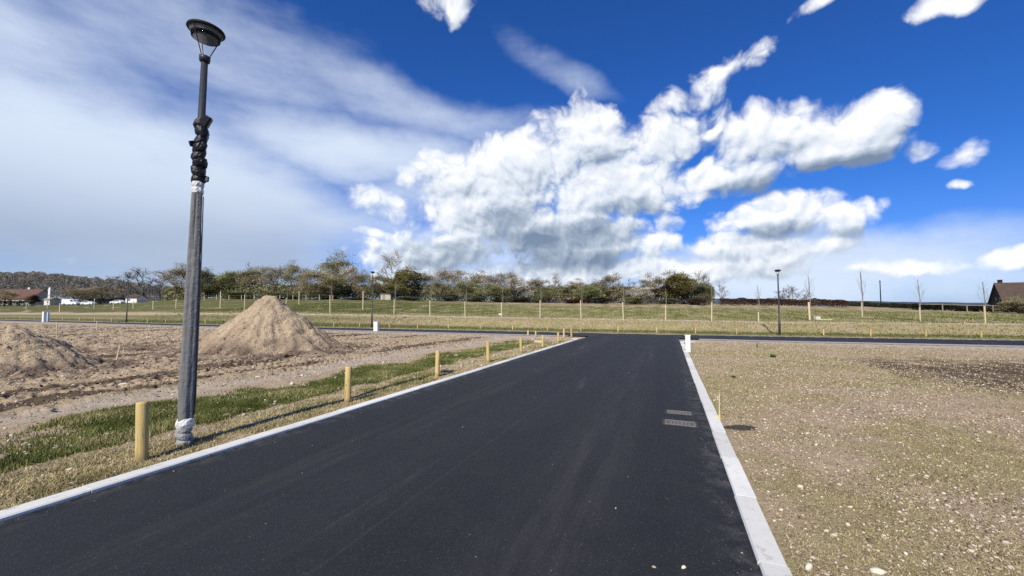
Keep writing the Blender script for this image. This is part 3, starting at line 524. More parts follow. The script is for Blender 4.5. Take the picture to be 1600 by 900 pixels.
# ------------------------------------------------------------------ earth heaps
def heap(cx, cy, rx, ry, h, rot, label, seed, peak=(0, 0), name='dirt_pile'):
    n = 170; s = np.linspace(-1.35, 1.35, n); X, Y = np.meshgrid(s, s, indexing='ij'); c, si = math.cos(rot), math.sin(rot)
    lx, ly = X * rx, Y * ry; x, y = cx + lx * c - ly * si, cy + lx * si + ly * c
    th = np.arctan2(Y - peak[1], X - peak[0]); 
    k = 1.0; rr = np.hypot(X, Y); w = 1 - np.clip(rr, 0, 1); pX, pY = X - peak[0] * w, Y - peak[1] * w; r = np.hypot(pX, pY)
    r = r * (1 + .13 * fbm(np.cos(th) * 1.6 + seed, np.sin(th) * 1.6, 3) + .06 * fbm(np.cos(th) * 6 + seed, np.sin(th) * 6 + r * 2, 2))
    prof = np.where(r < .07, 1 - r * r * 6.5, 1 - .032 - (r - .07) * 1.22); prof = np.maximum(prof, .10 * (1.2 - r))
    hh = h * prof + .055 * h * fbm(x * 1.4 + seed, y * 1.4, 4) * np.clip(prof * 4, 0.2, 1) + .035 * fbm(x * 6 + seed, y * 6, 3) 
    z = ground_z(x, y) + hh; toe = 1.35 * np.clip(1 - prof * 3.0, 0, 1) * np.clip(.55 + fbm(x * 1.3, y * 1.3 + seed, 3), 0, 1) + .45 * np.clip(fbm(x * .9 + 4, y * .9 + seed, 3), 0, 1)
    i, j = np.meshgrid(np.arange(n - 1), np.arange(n - 1), indexing='ij'); f = np.stack([i * n + j, (i + 1) * n + j, (i + 1) * n + j + 1, i * n + j + 1], -1).reshape(-1, 4); H_ = hh.reshape(-1); f = f[(H_[f] > -.06).any(1)]
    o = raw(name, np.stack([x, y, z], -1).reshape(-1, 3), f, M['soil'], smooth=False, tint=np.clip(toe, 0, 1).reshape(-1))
    tag(o, label, 'dirt pile', 'heaps of excavated soil'); 
    m = 900; a, q = RNG.uniform(0, 6.28, m), RNG.uniform(.05, 1.15, m) ** .8; ix = np.clip(((q * np.cos(a) + 1.35) / 2.7 * (n - 1)).astype(int), 0, n - 1); iy = np.clip(((q * np.sin(a) + 1.35) / 2.7 * (n - 1)).astype(int), 0, n - 1)
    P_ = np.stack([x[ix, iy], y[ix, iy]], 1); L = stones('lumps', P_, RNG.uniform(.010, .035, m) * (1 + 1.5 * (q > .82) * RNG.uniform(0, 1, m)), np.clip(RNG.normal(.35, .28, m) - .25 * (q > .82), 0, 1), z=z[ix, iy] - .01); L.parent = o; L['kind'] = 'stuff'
    return o
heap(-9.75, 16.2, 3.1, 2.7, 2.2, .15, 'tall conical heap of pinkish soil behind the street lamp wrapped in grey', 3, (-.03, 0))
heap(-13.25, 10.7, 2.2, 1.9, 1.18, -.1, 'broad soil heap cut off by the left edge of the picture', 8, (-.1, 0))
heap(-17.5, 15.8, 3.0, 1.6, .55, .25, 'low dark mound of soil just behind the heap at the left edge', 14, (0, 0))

# ------------------------------------------------------------------ street lamps
def lamp_head(parent, z0, hh=.32):
    k = hh / .36
    h = MB().lathe([(.055, -.04), (.06, 0), (.06, .03), (.05, .035)], 20, (0, 0, z0)).build('collar', M['metal'], parent, True)
    bowl = MB().lathe([(.05, .03), (.085, .12 * k), (.130, .24 * k), (.183, .365 * k)], 28, (0, 0, z0), (False, False)).build('bowl', M['glass'], parent, True)
    cap = MB().lathe([(.05, .335 * k), (.150, .335 * k), (.148, .265 * k), (.152, .265 * k), (.165, .345 * k), (.198, .36 * k), (.205, .36 * k + .012), (.198, .36 * k + .03), (.14, .36 * k + .06), (.06, .36 * k + .075), (.0, .36 * k + .078)], 32, (0, 0, z0), (True, False)).build('canopy', M['cap'], parent, True)
    MB().lathe([(.0, .22 * k), (.03, .23 * k), (.045, .26 * k), (.055, .33 * k)], 16, (0, 0, z0), (False, False)).build('reflector', M['cap'], cap, True)
    mb = MB()
    for j in range(3):
        a = 2.1 * j + .4; mb.tube([(.05 * math.cos(a), .05 * math.sin(a), z0 + .03), (.182 * math.cos(a), 0.182 * math.sin(a), z0 + .355 * k)], [.006, .006], 6)
    mb.build('bracket', M['metal'], cap)
x, y = hit(287, 693.5)
lamp = empty('street_lamp', (x, y, gz(x, y))); lamp.rotation_euler = (0, math.radians(.9), 0)
tag(lamp, 'tall street lamp wrapped in grey felt with black film bundled halfway up', 'street lamp', 'street lamps')
def zz(py): return z_at(300, py, y) - gz(x, y)
ZS, ZB, ZT, ZC, ZH = zz(302), zz(286), zz(188), zz(92), zz(50)
MB().tube([(0, 0, -.05), (0, 0, ZS), (0, 0, ZC)], [.060, .045, .036], 16).build('pole', M['metal'], lamp, True)
mb = MB(); zs = np.linspace(.22, ZS, 26); n = 26; k0 = 0
for i, z in enumerate(zs):
    r0 = np.interp(z, [.22, .5, 2.0, ZS], [.070, .082, .068, .050])
    for j in range(n):
        t = 2 * math.pi * j / n; fold = .009 * math.sin(3 * t + .6 * z) + .006 * math.sin(7 * t + 1.3) + random.uniform(-.0025, .0025); r = r0 + fold
        mb.v.append((r * math.cos(t), r * math.sin(t), z))
for i in range(len(zs) - 1):
    for j in range(n): q = (j + 1) % n; mb.f.append((i * n + j, i * n + q, (i + 1) * n + q, (i + 1) * n + j))
mb.build('felt_sleeve', M['sleeve'], lamp, True)
def bandage(name, z0, z1, r0, r1, turns, m, jag=.01, tilt=.25):
    mb = MB()
    for k in range(turns):
        t = (k + .5) / turns; z = z0 + (z1 - z0) * t; r = r0 + (r1 - r0) * t; hw = (z1 - z0) / turns * .62; a, b = random.uniform(-tilt, tilt), random.uniform(-tilt, tilt); cx, cy = random.uniform(-jag, jag), random.uniform(-jag, jag)
        n = 18; prof = [(-.9, -.1), (-.6, .55), (-.1, .9), (.4, .8), (.8, .35), (1., -.1)]; base = len(mb.v)
        for w, bul in prof:
            for j in range(n):
                th = 2 * math.pi * j / n; rr = r + .022 * bul + random.uniform(-.006, .006); px_, py_ = rr * math.cos(th), rr * math.sin(th); mb.v.append((px_ + cx, py_ + cy, z + w * hw + a * px_ + b * py_ + random.uniform(-.005, .005)))
        for i in range(len(prof) - 1):
            for j in range(n): q = (j + 1) % n; mb.f.append((base + i * n + j, base + i * n + q, base + (i + 1) * n + q, base + (i + 1) * n + j))
    return mb.build(name, m, lamp)
bandage('base_wrap', .0, .20, .070, .066, 3, M['greytape'], .010); bandage('top_wrap', .19, .30, .074, .072, 1, M['tape'], .004, .06)
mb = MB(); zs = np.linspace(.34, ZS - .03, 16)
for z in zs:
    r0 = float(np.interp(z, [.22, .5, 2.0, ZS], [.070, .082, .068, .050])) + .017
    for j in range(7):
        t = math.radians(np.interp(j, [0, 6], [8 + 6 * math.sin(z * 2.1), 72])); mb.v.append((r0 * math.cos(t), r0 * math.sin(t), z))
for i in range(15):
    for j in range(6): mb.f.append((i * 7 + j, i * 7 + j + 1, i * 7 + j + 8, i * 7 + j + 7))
mb.build('sleeve_shade_strip', M['film'], lamp, True)  # shade of the sleeve's unlit side, put in as a black strip
bandage('tape_band', ZS - .01, ZB + .02, .046, .044, 2, M['tape'], .003, .1)
fb_ = bandage('film_bundle', ZB, ZT, .062, .054, 8, M['film'], .016, .5)
MB().box((.055, .0, ZT - .02), (.10, .10, .16), .4, .02, Matrix.Rotation(.5, 3, 'Y')).build('film_end', M['film'], fb_)
for k in range(5):
    a = k * 1.3 + .3; z = ZB + .06 + .14 * k; MB().box((.085 * math.cos(a), .085 * math.sin(a), z), (.06, .03, .07), a, .008, Matrix.Rotation(random.uniform(-.6, .6), 3, 'X')).build('film_fold', M['film'], fb_)
lamp_head(lamp, ZC, ZH - ZC)
far = [(1216, 522, 420, 'grey street lamp on the far verge right of the road, clear of the trees'), (582, 516, 423, 'grey street lamp rising behind the tall soil heap against the trees'), (200, 500, 431, 'distant grey street lamp standing in front of the village at left')]
proto = None
for px, pb, pt, lab in far:
    x, y = on_e(px, 1.9 if px > 300 else .9); z = gz(x, y); H_ = z_at(px, pt, y) - z
    if proto is None:
        o = empty('street_lamp', (x, y, z)); MB().tube([(0, 0, -.05), (0, 0, 1.1), (0, 0, 1.12), (0, 0, 4.62)], [.075, .07, .055, .038], 12).build('pole', M['metal'], o, True); lamp_head(o, 4.62); proto = o
    else: o = copy_tree(proto)
    o.location = (x, y, z); o.scale = (1, 1, H_ / 5.07); tag(o, lab, 'street lamp', 'street lamps')

# ------------------------------------------------------------------ bollards
def bollard_mesh(r, h): 
    mb = MB(); p = [(r * 1.0, -.06), (r * 1.02, .0), (r * .985, .25 * h), (r * 1.0, .6 * h), (r * .99, h - .02), (r * .93, h - .006), (r * .84, h), (0.0, h + .003)]; mb.lathe(p, 22, (0, 0, 0), (True, False))
    mb.v = [(x * (1 + .012 * math.sin(z * 9 + y * 20)), y * (1 + .01 * math.cos(z * 7 + x * 22)), z) for x, y, z in mb.v]; return mb.mesh('bollard')
bm = bollard_mesh(.057, .62); bm.materials.append(M['wood']); bm.polygons.foreach_set('use_smooth', np.ones(len(bm.polygons), bool))
near_b = [(221.5, 719, 628, 'thick round timber bollard nearest the camera, beside the wrapped street lamp'), (543, 628, 573, 'round timber bollard with the long lamp shadow passing behind it'), (683, 589, 548, 'round timber bollard second beyond the wrapped street lamp, at left kerb'),
  (763, 566, 534, 'round timber bollard third beyond the wrapped street lamp, at left kerb'), (814, 552, 528, 'round timber bollard fourth beyond the wrapped street lamp, at left kerb'), (848, 542, 524, 'round timber bollard with a short pale offcut lying beside it'),
  (872, 535, 519, 'round timber bollard nearest the far tip of the left kerb'), (881, 528, 513, 'left one of the last two tall bollards at the junction corner'), (893, 528.5, 514, 'right one of the last two tall bollards, at the junction corner'),
  (825, 524, 516, 'leftmost short pale bollard by the cross road, left of the junction'), (837, 526, 517, 'short pale bollard just right of the leftmost one by the cross road')]
for px, pb, pt, lab in near_b:
    x, y = hit(px, pb); o = link('bollard', bm); z = gz(x, y); o.location = (x, y, z); s = (z_at(px, pt, y) - z) / .62; o.scale = (1, 1, s); o.rotation_euler = (random.uniform(-.03, .03), random.uniform(-.03, .03), random.uniform(0, 6))
    tag(o, lab, 'bollard', 'timber bollards along the left kerb')
fp = [14, 35, 57, 79, 101, 127, 151, 177, 233, 261, 323, 361, 400, 462, 523, 563, 609, 653, 701, 751, 801, 855, 907, 965, 1025, 1085, 1149, 1217, 1284, 1357, 1443, 1529]
marks = [(200, 'the distant left-hand street lamp'), (582, 'the street lamp behind the soil heap'), (1000, 'the middle of the road end'), (1216, 'the right-hand street lamp')]
def relative(px, allp, marks):
    best = min(marks, key=lambda m: abs(sorted(allp + [m[0]]).index(m[0]) - sorted(allp + [m[0]]).index(px)) if m[0] != px else 0)
    side = sorted([p for p in allp if (p > best[0]) == (px > best[0])], key=lambda p: abs(p - best[0])); k = side.index(px)
    return ORD[k], 'right' if px > best[0] else 'left', best[1]
bm2 = bollard_mesh(.05, .46); bm2.materials.append(M['wood'])
for px in fp:
    x, y = on_e(px, 2.1); o = link('bollard', bm2); o.location = (x, y, gz(x, y) - .01); o.scale = (1, 1, random.uniform(.93, 1.08)); o.rotation_euler = (random.uniform(-.03, .03), random.uniform(-.03, .03), px)
    k, s, w = relative(px, fp, marks); tag(o, f'slim bollard on the far verge, {k} {s} of {w}', 'bollard', 'slim bollards on the far verge')

# ------------------------------------------------------------------ white posts, cabinets, markers
def utility_post(px, pb, pt, w, dpt, lab, name='utility_post', cat='utility post'):
    x, y = hit(px, pb); z = gz(x, y); h = z_at(px, pt, y) - z; o = empty(name, (x, y, z), -AL + random.uniform(-.05, .05)); tag(o, lab, cat, 'white utility posts')
    MB().box((0, 0, h / 2 - .02), (w, dpt, h), 0, .012).build('body', M['white'], o); MB().box((0, 0, h - .005), (w + .03, dpt + .03, .035), 0, .012).build('cap', M['white'], o)
    MB().box((0, -dpt / 2 - .004, h * .62), (w * .74, .012, h * .5), 0, .003).build('door', M['white'], o)
utility_post(1075, 550, 524, .19, .16, 'white utility post at the far end of the right kerb')
utility_post(588, 517.5, 503, .36, .25, 'white utility post beside the cross road, right of the soil heap')
utility_post(69, 503, 487, .40, .3, 'larger white utility cabinet of the pair at far left', 'utility_cabinet', 'cabinet')
utility_post(75, 502.5, 488, .16, .2, 'narrower white utility post just right of the larger cabinet')
def stake(px, pb, pt, r, m, lab, tilt=0., paint=False, cat='marker stake', name='marker_stake'):
    x, y = hit(px, pb); z = gz(x, y); h = (z_at(px, pt, y) - z); o = empty(name, (x, y, z)); o.rotation_euler = (0, tilt, .5); tag(o, lab, cat, 'marker stakes')
    MB().tube([(0, 0, -.1), (0, 0, h - .02), (0, 0, h)], [r, r * .9, r * .6], 6).build('shaft', m, o)
    if paint:
        MB().tube([(0, 0, .0), (0, 0, .06)], [r * 1.7, r * 1.4], 8).build('painted_base', M['yellow'], o); 
    return o
stake(1124, 654, 615, .010, M['stakewood'], 'thin yellowish marker stake with bright yellow foot behind the right kerb', .03, True)
stake(182, 566, 540, .022, M['stakewood'], 'thin leaning pale stake in the dirt left of the street lamp', .13)
stake(88, 524, 503, .03, M['stakewood'], 'pale stake in the dirt just behind the heap at the left edge')
stake(151, 516, 501.5, .03, M['stakewood'], 'small pale stake in the far dirt left of the distant lamp')
stake(233, 519, 507, .03, M['stakewood'], 'small pale stake in the far dirt just left of the wrapped lamp')
stake(1183, 544, 536, .02, M['metal'], 'short dark peg in the plot right of the white post')
# utility covers in the asphalt
def cover(px, py, w, dpt, lab, bars):
    x, y = hit(px, py); o = empty('utility_cover', (x, y, float(base_z(np.array(x), np.array(y)))), -AL); tag(o, lab, 'utility cover', 'utility covers in the asphalt'); mb = MB(); b = .035; z = .003
    for cx_, cy_, a, c in ((0, dpt / 2 - b / 2, w, b), (0, -dpt / 2 + b / 2, w, b), (-w / 2 + b / 2, 0, b, dpt - 2 * b - .002), (w / 2 - b / 2, 0, b, dpt - 2 * b - .002)): mb.box((cx_, cy_, z), (a, c, .014), 0, .002)
    mb.build('frame', M['iron'], o); MB().box((0, 0, z - .006), (w - 2 * b - .014, dpt - 2 * b - .014, .014), 0, .002).build('lid', M['iron'], o)
    sl_ = MB(); nb = 7
    for k in range(nb): MB().box(((k - (nb - 1) / 2) * (w - 2 * b) / nb, 0, z + .0015), (.012, (dpt - 2 * b) * .62, .003)).build('slot', M['film'], o)
    MB().box((0, 0, .0005), (w + .07, dpt + .07, .006), 0, .002).build('tar_joint', M['tar'], o)
cover(1061, 645, .36, .20, 'dusty utility cover farther from the camera of the two in the asphalt', 2)
cover(1062.5, 661.5, .42, .26, 'dusty utility cover nearer the camera of the two in the asphalt', 3)
# spill of black planings beside the right kerb
x, y = hit(1157, 669); n = 700; a, q = RNG.uniform(0, 6.28, n), np.sqrt(RNG.uniform(0, 1, n)); Px = np.stack([x + q * np.cos(a) * .24, y + q * np.sin(a) * .13], 1); ob = stones('asphalt_spill', Px, RNG.uniform(.008, .022, n) * (1.3 - q), RNG.uniform(0, 1, n), z=ground_z(Px[:, 0], Px[:, 1]) + .02 * (1 - q)); ob.data.materials.clear(); ob.data.materials.append(M['tar'])
tag(ob, 'small heap of black asphalt crumbs spilled beside the right kerb', 'asphalt spill')
# single large stones
for px, py, s, tn, lab in [(1068, 888, .020, 1, 'bright white pebble on the asphalt near the right kerb'), (1021, 887, .017, .55, 'greyish pebble on the asphalt left of the white pebble'), (962, 795, .011, .8, 'tiny pebble alone on the asphalt in the foreground'), (1251, 762, .032, .9, 'cream stone on the plot beside the middle of the right kerb'), (1265, 887, .036, .95, 'large yellowish stone at the bottom right of the kerb end'), (1371, 893, .034, 1, 'white pointed stone at the bottom edge of the right plot'),
    (1324, 818, .024, .9, 'flat cream stone in the middle of the stony plot'), (1405, 800, .022, .85, 'pale stone on the plot right of the flat cream one'), (1545, 677, .045, .8, 'largest pale stone among the clods at right'), (1275, 697, .026, .9, 'pale stone right of the black asphalt crumbs'), (193, 603, .07, .95, 'pale stone in the dirt ruts left of the wrapped lamp'), (232, 528, .16, .9, 'pale boulder in the far dirt behind the wrapped lamp')]:
    x, y = hit(px, py); onroad = px < 1100 and py > 700; P_ = np.zeros((1, 2)); o = stones('stone', P_, np.array([s]), np.array([float(tn)]), z=np.array([0.])); 
    o.location = (x, y, gz(x, y) + (.004 if onroad else 0)); tag(o, lab, 'stone', 'single pale stones')
# weeds
def weed(px, py, s, lab):
    x, y = hit(px, py); n = 260; a = RNG.uniform(0, 6.28, n); r = s * RNG.uniform(.1, 1, n); h = s * .8 * RNG.uniform(.2, 1, n); w = s * .09
    c, si = np.cos(a), np.sin(a); V = np.stack([np.stack([c * r * .3 - si * w, si * r * .3 + c * w, h * .2], -1), np.stack([c * r * .3 + si * w, si * r * .3 - c * w, h * .2], -1), np.stack([c * r, si * r, h], -1)], 1).reshape(-1, 3)
    o = raw('weed', V, np.arange(n * 3).reshape(-1, 3), M['weed'], tint=np.repeat(RNG.uniform(.3, .85, n), 3)); o.location = (x, y, gz(x, y)); tag(o, lab, 'weed')
weed(1208, 559, .17, 'larger green weed tuft on the plot right of the white post'); weed(1146, 590, .09, 'smaller dull weed tuft beside the right kerb')
# timber offcut and concrete blocks
x, y = hit(842, 535); o = MB().box((0, 0, .05), (.50, .14, .12), 0, .01).build('timber_offcut', M['stakewood']); o.location = (x, y, gz(x, y)); o.rotation_euler.z = .1; tag(o, 'short pale timber offcut lying in the grass beside a bollard', 'timber')
def block(px, py, dims, lab, plank=False):
    x, y = hit(px, py); z = gz(x, y); o = MB().box((0, 0, dims[2] / 2), dims, 0, .03).build('concrete_block', M['block']); o.location = (x, y, z); o.rotation_euler.z = random.uniform(-.1, .1); tag(o, lab, 'concrete block')
    if plank: p = MB().box((0, 0, .06), (1.0, .12, .10), 0, .01).build('plank', M['stakewood']); p.location = (x + .55 + dims[0] / 2, y - .05, gz(x + .9, y)); tag(p, 'pale plank lying on the bank beside a concrete block', 'plank')
block(1277, 501, (.42, .35, .30), 'pale concrete block on the bank right of the right-hand lamp', True); block(782, 492, (.42, .35, .24), 'pale concrete block lying on the bank lip near the middle')

# ------------------------------------------------------------------ staked young trees on the bank
def tri_twigs(segs):                     # segs: (p0, p1, r0, r1) -> thin three sided sticks
    V, Fc = [], []
    for p0, p1, r0, r1 in segs:
        d = (p1 - p0); a = d.orthogonal().normalized(); b = d.normalized().cross(a); k = len(V)
        for p, r in ((p0, r0), (p1, r1)):
            for j in range(3): t = 2.094 * j; V.append(tuple(p + (a * math.cos(t) + b * math.sin(t)) * r))
        for j in range(3): q = (j + 1) % 3; Fc.append((k + j, k + q, k + 3 + q, k + 3 + j))
    return V, Fc
def branchy(base, h, spread, lv, r, rng, start=.35, up=.6, nb=5):
    segs = []
    def grow(p, d, L, rad, k):
        q = p + d * L; m_ = p + d * L * .5 + Vector((rng.uniform(-1, 1), rng.uniform(-1, 1), rng.uniform(-.3, .6))) * L * .08
        segs.append((p, m_, rad, rad * .8)); segs.append((m_, q, rad * .8, rad * .55))
        if k <= 0: return
        for i in range(nb):
            t = rng.uniform(.25, 1.0); o = p + d * L * t; a = rng.uniform(0, 6.28); nd = (d * up + Vector((math.cos(a), math.sin(a), rng.uniform(-.1, .5))) * spread).normalized(); grow(o, nd, L * rng.uniform(.42, .66), rad * .5, k - 1)
    top = Vector(base) + Vector((0, 0, h)); n = nb + 4
    for i in range(n):
        t = start + (1 - start) * i / n; o = Vector(base) + Vector((0, 0, h * t * .8)); a = i * 2.4 + rng.uniform(-.5, .5); nd = Vector((math.cos(a) * spread, math.sin(a) * spread, up + .25 * t)).normalized(); grow(o, nd, h * (.42 - .22 * t) * rng.uniform(.8, 1.15), r * .45 * (1.2 - t), lv)
    grow(Vector(base) + Vector((0, 0, h * .6)), Vector((0, 0, 1)), h * .38, r * .35, lv)
    return segs
def sapling_parts(seed):
    rng = random.Random(seed); t = MB().tube([(0, 0, -.05), (.02, 0, .5), (0, .02, 1.0)], [.011, .009, .0045], 6).mesh('trunk'); t.materials.append(M['palebark'])
    sg = branchy((0, 0, 0), 1.0, .42, 1, .010, rng, .5, .95, 3); v, f = tri_twigs(sg); me = bpy.data.meshes.new('twigs'); me.from_pydata(v, [], f); me.update(); me.materials.append(M['palebark']); return t, me
SAP = [sapling_parts(s) for s in (1, 2, 3)]
sk = MB().box((0, 0, .5), (.075, .075, 1.06), 0, .01).mesh('stake'); sk.materials.append(M['stakewood'])
sk2 = MB().box((0, 0, .95), (.5, .03, .07), 0, .005).mesh('tie_rail'); sk2.materials.append(M['stakewood'])
row = [(383, 488, 461, 440), (448, 489, 466, 446), (517, 490, 462, 440), (617, 491.5, 468, 440), (673, 493, 470, 445), (728, 494, 472, 446), (785, 495, 473, 446), (845, 496.5, 470, 444), (909, 497, 470, 442), (975, 499, 473, 445), (1041, 500, 477, 450), (1113, 503, 473, 446), (1186, 503, 488, 446), (1266, 501, 473, 432), (1348, 496, 473, 424), (1438, 501, 481, 436), (1540, 505, 479, 440)]
rp = [r[0] for r in row]; smarks = [(290, 'the wrapped street lamp'), (582, 'the street lamp behind the soil heap'), (1000, 'the middle of the road end'), (1216, 'the right-hand street lamp')]
for i, (px, pb, ps, pt) in enumerate(row):
    x, y = hit(px, pb); z = gz(x, y); o = empty('young_tree', (x, y, z)); hs, ht = z_at(px, ps, y) - z, z_at(px, pt, y) - z
    s_ = link('stake', sk, None, o); s_.scale = (1.0 if px != 1266 else 1.7, 1, hs); s_.location = (-.09, -.06, 0); s_.rotation_euler = (random.uniform(-.02, .02), random.uniform(-.03, .03), random.uniform(-.4, .4))
    tm, wm = SAP[i % 3]; thin = 1 if px > 1150 else .8
    a = link('trunk', tm, None, o); a.scale = (ht * thin, ht * thin, ht); b = link('twigs', wm, None, o); b.scale = (ht * thin * (1 if px > 1150 else .6), ht * thin * (1 if px > 1150 else .6), ht); b.rotation_euler.z = i * 1.7
    k, s, w = relative(px, rp, smarks); tag(o, f'bare staked sapling, {k} {s} of {w}', 'young tree', 'staked young trees on the bank')
field = [(344, 482, 456), (425, 483, 468), (567, 484, 456), (467, 476, 456), (147, 483, 467), (177, 484, 470), (239, 484, 470), (93, 488, 474), (74, 482, 471), (41, 484, 473), (208, 483, 471), (275, 482, 467)]
fpx = [f[0] for f in field]; fmarks = [(110, 'the white vehicles at left'), (290, 'the wrapped street lamp'), (582, 'the street lamp behind the soil heap')]
for px, pb, ps in field:
    x, y = hit(px, pb); z = gz(x, y); h = z_at(px, ps, y) - z; o = link('tree_stake', sk); o.location = (x, y, z); o.scale = (1.5, 1.5, h); k, s, w = relative(px, fpx, fmarks); tag(o, f'bare stake in the green field, {k} {s} of {w}', 'stake', 'bare stakes in the left field')

# ------------------------------------------------------------------ trees beyond the field
def crown_mesh(seed, kind):
    """unit tree: height 1, half width about .42; returns trunk mesh, crown mesh"""
    rng = random.Random(seed); R = np.random.default_rng(seed)
    tb = MB(); tops = []
    fork = rng.uniform(.16, .3); tb.tube([(0, 0, -.03), (.01, 0, fork * .5), (rng.uniform(-.02, .02), 0, fork)], [.028, .022, .018], 7)
    for k in range(6):
        a = k * 1.05 + rng.uniform(-.3, .3); sp = rng.uniform(.12, .26); z1 = rng.uniform(.5, .85); tb.tube([(0, 0, fork * .9), (sp * .45 * math.cos(a), sp * .45 * math.sin(a), (fork + z1) / 2), (sp * math.cos(a), sp * math.sin(a), z1)], [.014, .009, .003], 5); tops.append((sp * math.cos(a), sp * math.sin(a), z1))
    tm = tb.mesh('trunk'); tm.materials.append(M['bark'])
    V, Fc, T = [], [], []
    def quads(P, s, tn):
        n = len(P); d1 = R.normal(size=(n, 3)); d1 /= np.linalg.norm(d1, axis=1)[:, None]; d2 = np.cross(d1, R.normal(size=(n, 3))); d2 /= np.linalg.norm(d2, axis=1)[:, None]
        s = s * R.uniform(.5, 1.4, n)[:, None]; k = sum(len(v) for v in V); q = np.stack([P - d1 * s, P + d2 * s * .5, P + d1 * s, P - d2 * s * .5], 1).reshape(-1, 3); V.append(q); Fc.append((np.arange(n * 4) + k).reshape(-1, 4)); T.append(np.repeat(tn, 4))
    def sticks(seg, tn):
        v, f = tri_twigs(seg); k = sum(len(q) for q in V); V.append(np.array(v)); Fc.append(np.array(f) + k); T.append(np.full(len(v), tn))
    segs = branchy((0, 0, .0), 1.0, .60, 2, .016, rng, .16, .70, 4)
    if kind == 'bare': sticks([(a, b, max(c * 1.0, .0042), max(d_ * 1.0, .0032)) for a, b, c, d_ in segs], .35); quads(np.array([s[1] for s in segs])[R.integers(0, len(segs), 2600)] + R.normal(0, .035, (2600, 3)), .0062, R.uniform(.2, .9, 2600))
    else:
        sticks([(a, b, max(c * .6, .0015), max(d_ * .6, .001)) for a, b, c, d_ in segs], .2)
        tips = np.array([s[1] for s in segs]); n = {'leafy': 8000, 'bud': 7000, 'bush': 7000, 'blossom': 7000}[kind]; L = R.integers(0, len(tips), n); P = tips[L] + R.normal(0, {'leafy': .055, 'bud': .045, 'bush': .07, 'blossom': .05}[kind], (n, 3))
        if kind in ('leafy', 'bush'):
            m = 6000 if kind == 'bush' else 5000; nl = 11; cz = R.uniform(.3 if kind == 'leafy' else .12, .85, nl); ca = R.uniform(0, 6.28, nl); cr = R.uniform(.1, .3, nl) * np.sin(np.pi * np.clip(cz, .2, .8)); C_ = np.stack([cr * np.cos(ca), cr * np.sin(ca), cz], 1); g = R.integers(0, nl, m); dr = R.normal(size=(m, 3)); dr /= np.linalg.norm(dr, axis=1)[:, None]; P = np.concatenate([P, C_[g] + dr * (R.uniform(.05, .17, nl)[g] * R.uniform(.6, 1.05, m) ** .5)[:, None]])
        lo_ = P[:, 2] < .04; P[lo_, 2] = R.uniform(.05, .5, lo_.sum()); rr_ = np.hypot(P[:, 0], P[:, 1]); P[:, 2] -= np.clip(P[:, 2] - .8, 0, 1) * np.clip(rr_ * 1.6, 0, .9); tn = np.clip(.5 + .9 * fbm(P[:, 0] * 5 + seed, P[:, 2] * 5 + P[:, 1] * 3, 2) + R.normal(0, .15, len(P)), 0, 1)
        quads(P, {'leafy': .015, 'bud': .0115, 'bush': .016, 'blossom': .012}[kind], tn)
    V = np.concatenate(V); Fc = np.concatenate(Fc); T = np.concatenate(T); me = bpy.data.meshes.new('crown'); me.from_pydata(V.tolist(), [], Fc.tolist()); at = me.attributes.new('tint', 'FLOAT', 'POINT'); at.data.foreach_set('value', T.astype(np.float32)); me.update(); me.materials.append(M['crown'])
    half = float(np.quantile(np.abs(V[:, :2]), .985)); top = float(np.quantile(V[:, 2], .998)); return tm, me, half, top
TREES = {k: [crown_mesh(s, k) for s in ss] for k, ss in {'leafy': (1, 2, 3), 'bud': (4, 5, 6, 7), 'bare': (8, 9, 10), 'blossom': (11, 12), 'bush': (13, 14, 15)}.items()}
OL, GR, DG, BR, PK, WH, GY, TN = (.25, .225, .13), (.20, .205, .095), (.13, .13, .07), (.225, .190, .128), (.32, .28, .215), (.50, .46, .38), (.17, .155, .14), (.27, .225, .14)
cnt = {}
def tree(px, top, w, kind, colr, lab, dy=0., base=None, name='tree', cat='tree', group='trees beyond the field'):
    """w: full crown width in survey units; dy moves the tree back from the field edge"""
    y = float(np.interp(px, _PX, _TD)) + dy; x = (px - 800) / F * y; z = gz(x, y); h = z_at(px, top, y) - z; i = cnt[kind] = cnt.get(kind, -1) + 1
    tm, cm, half, tp = TREES[kind][i % len(TREES[kind])]; o = empty(name, (x, y, z - .1), i * 1.3); sx = w / 2 / F * y / half; sz = h / tp
    for nm, me in (('trunk', tm), ('crown', cm)):
        c = link(nm, me, None, o); c.scale = (sx, sx, sz); c.color = (*colr, 1)
        if nm == 'trunk': c.scale = (sx * .8, sx * .8, sz * .9)
    tag(o, lab, cat, group); return o
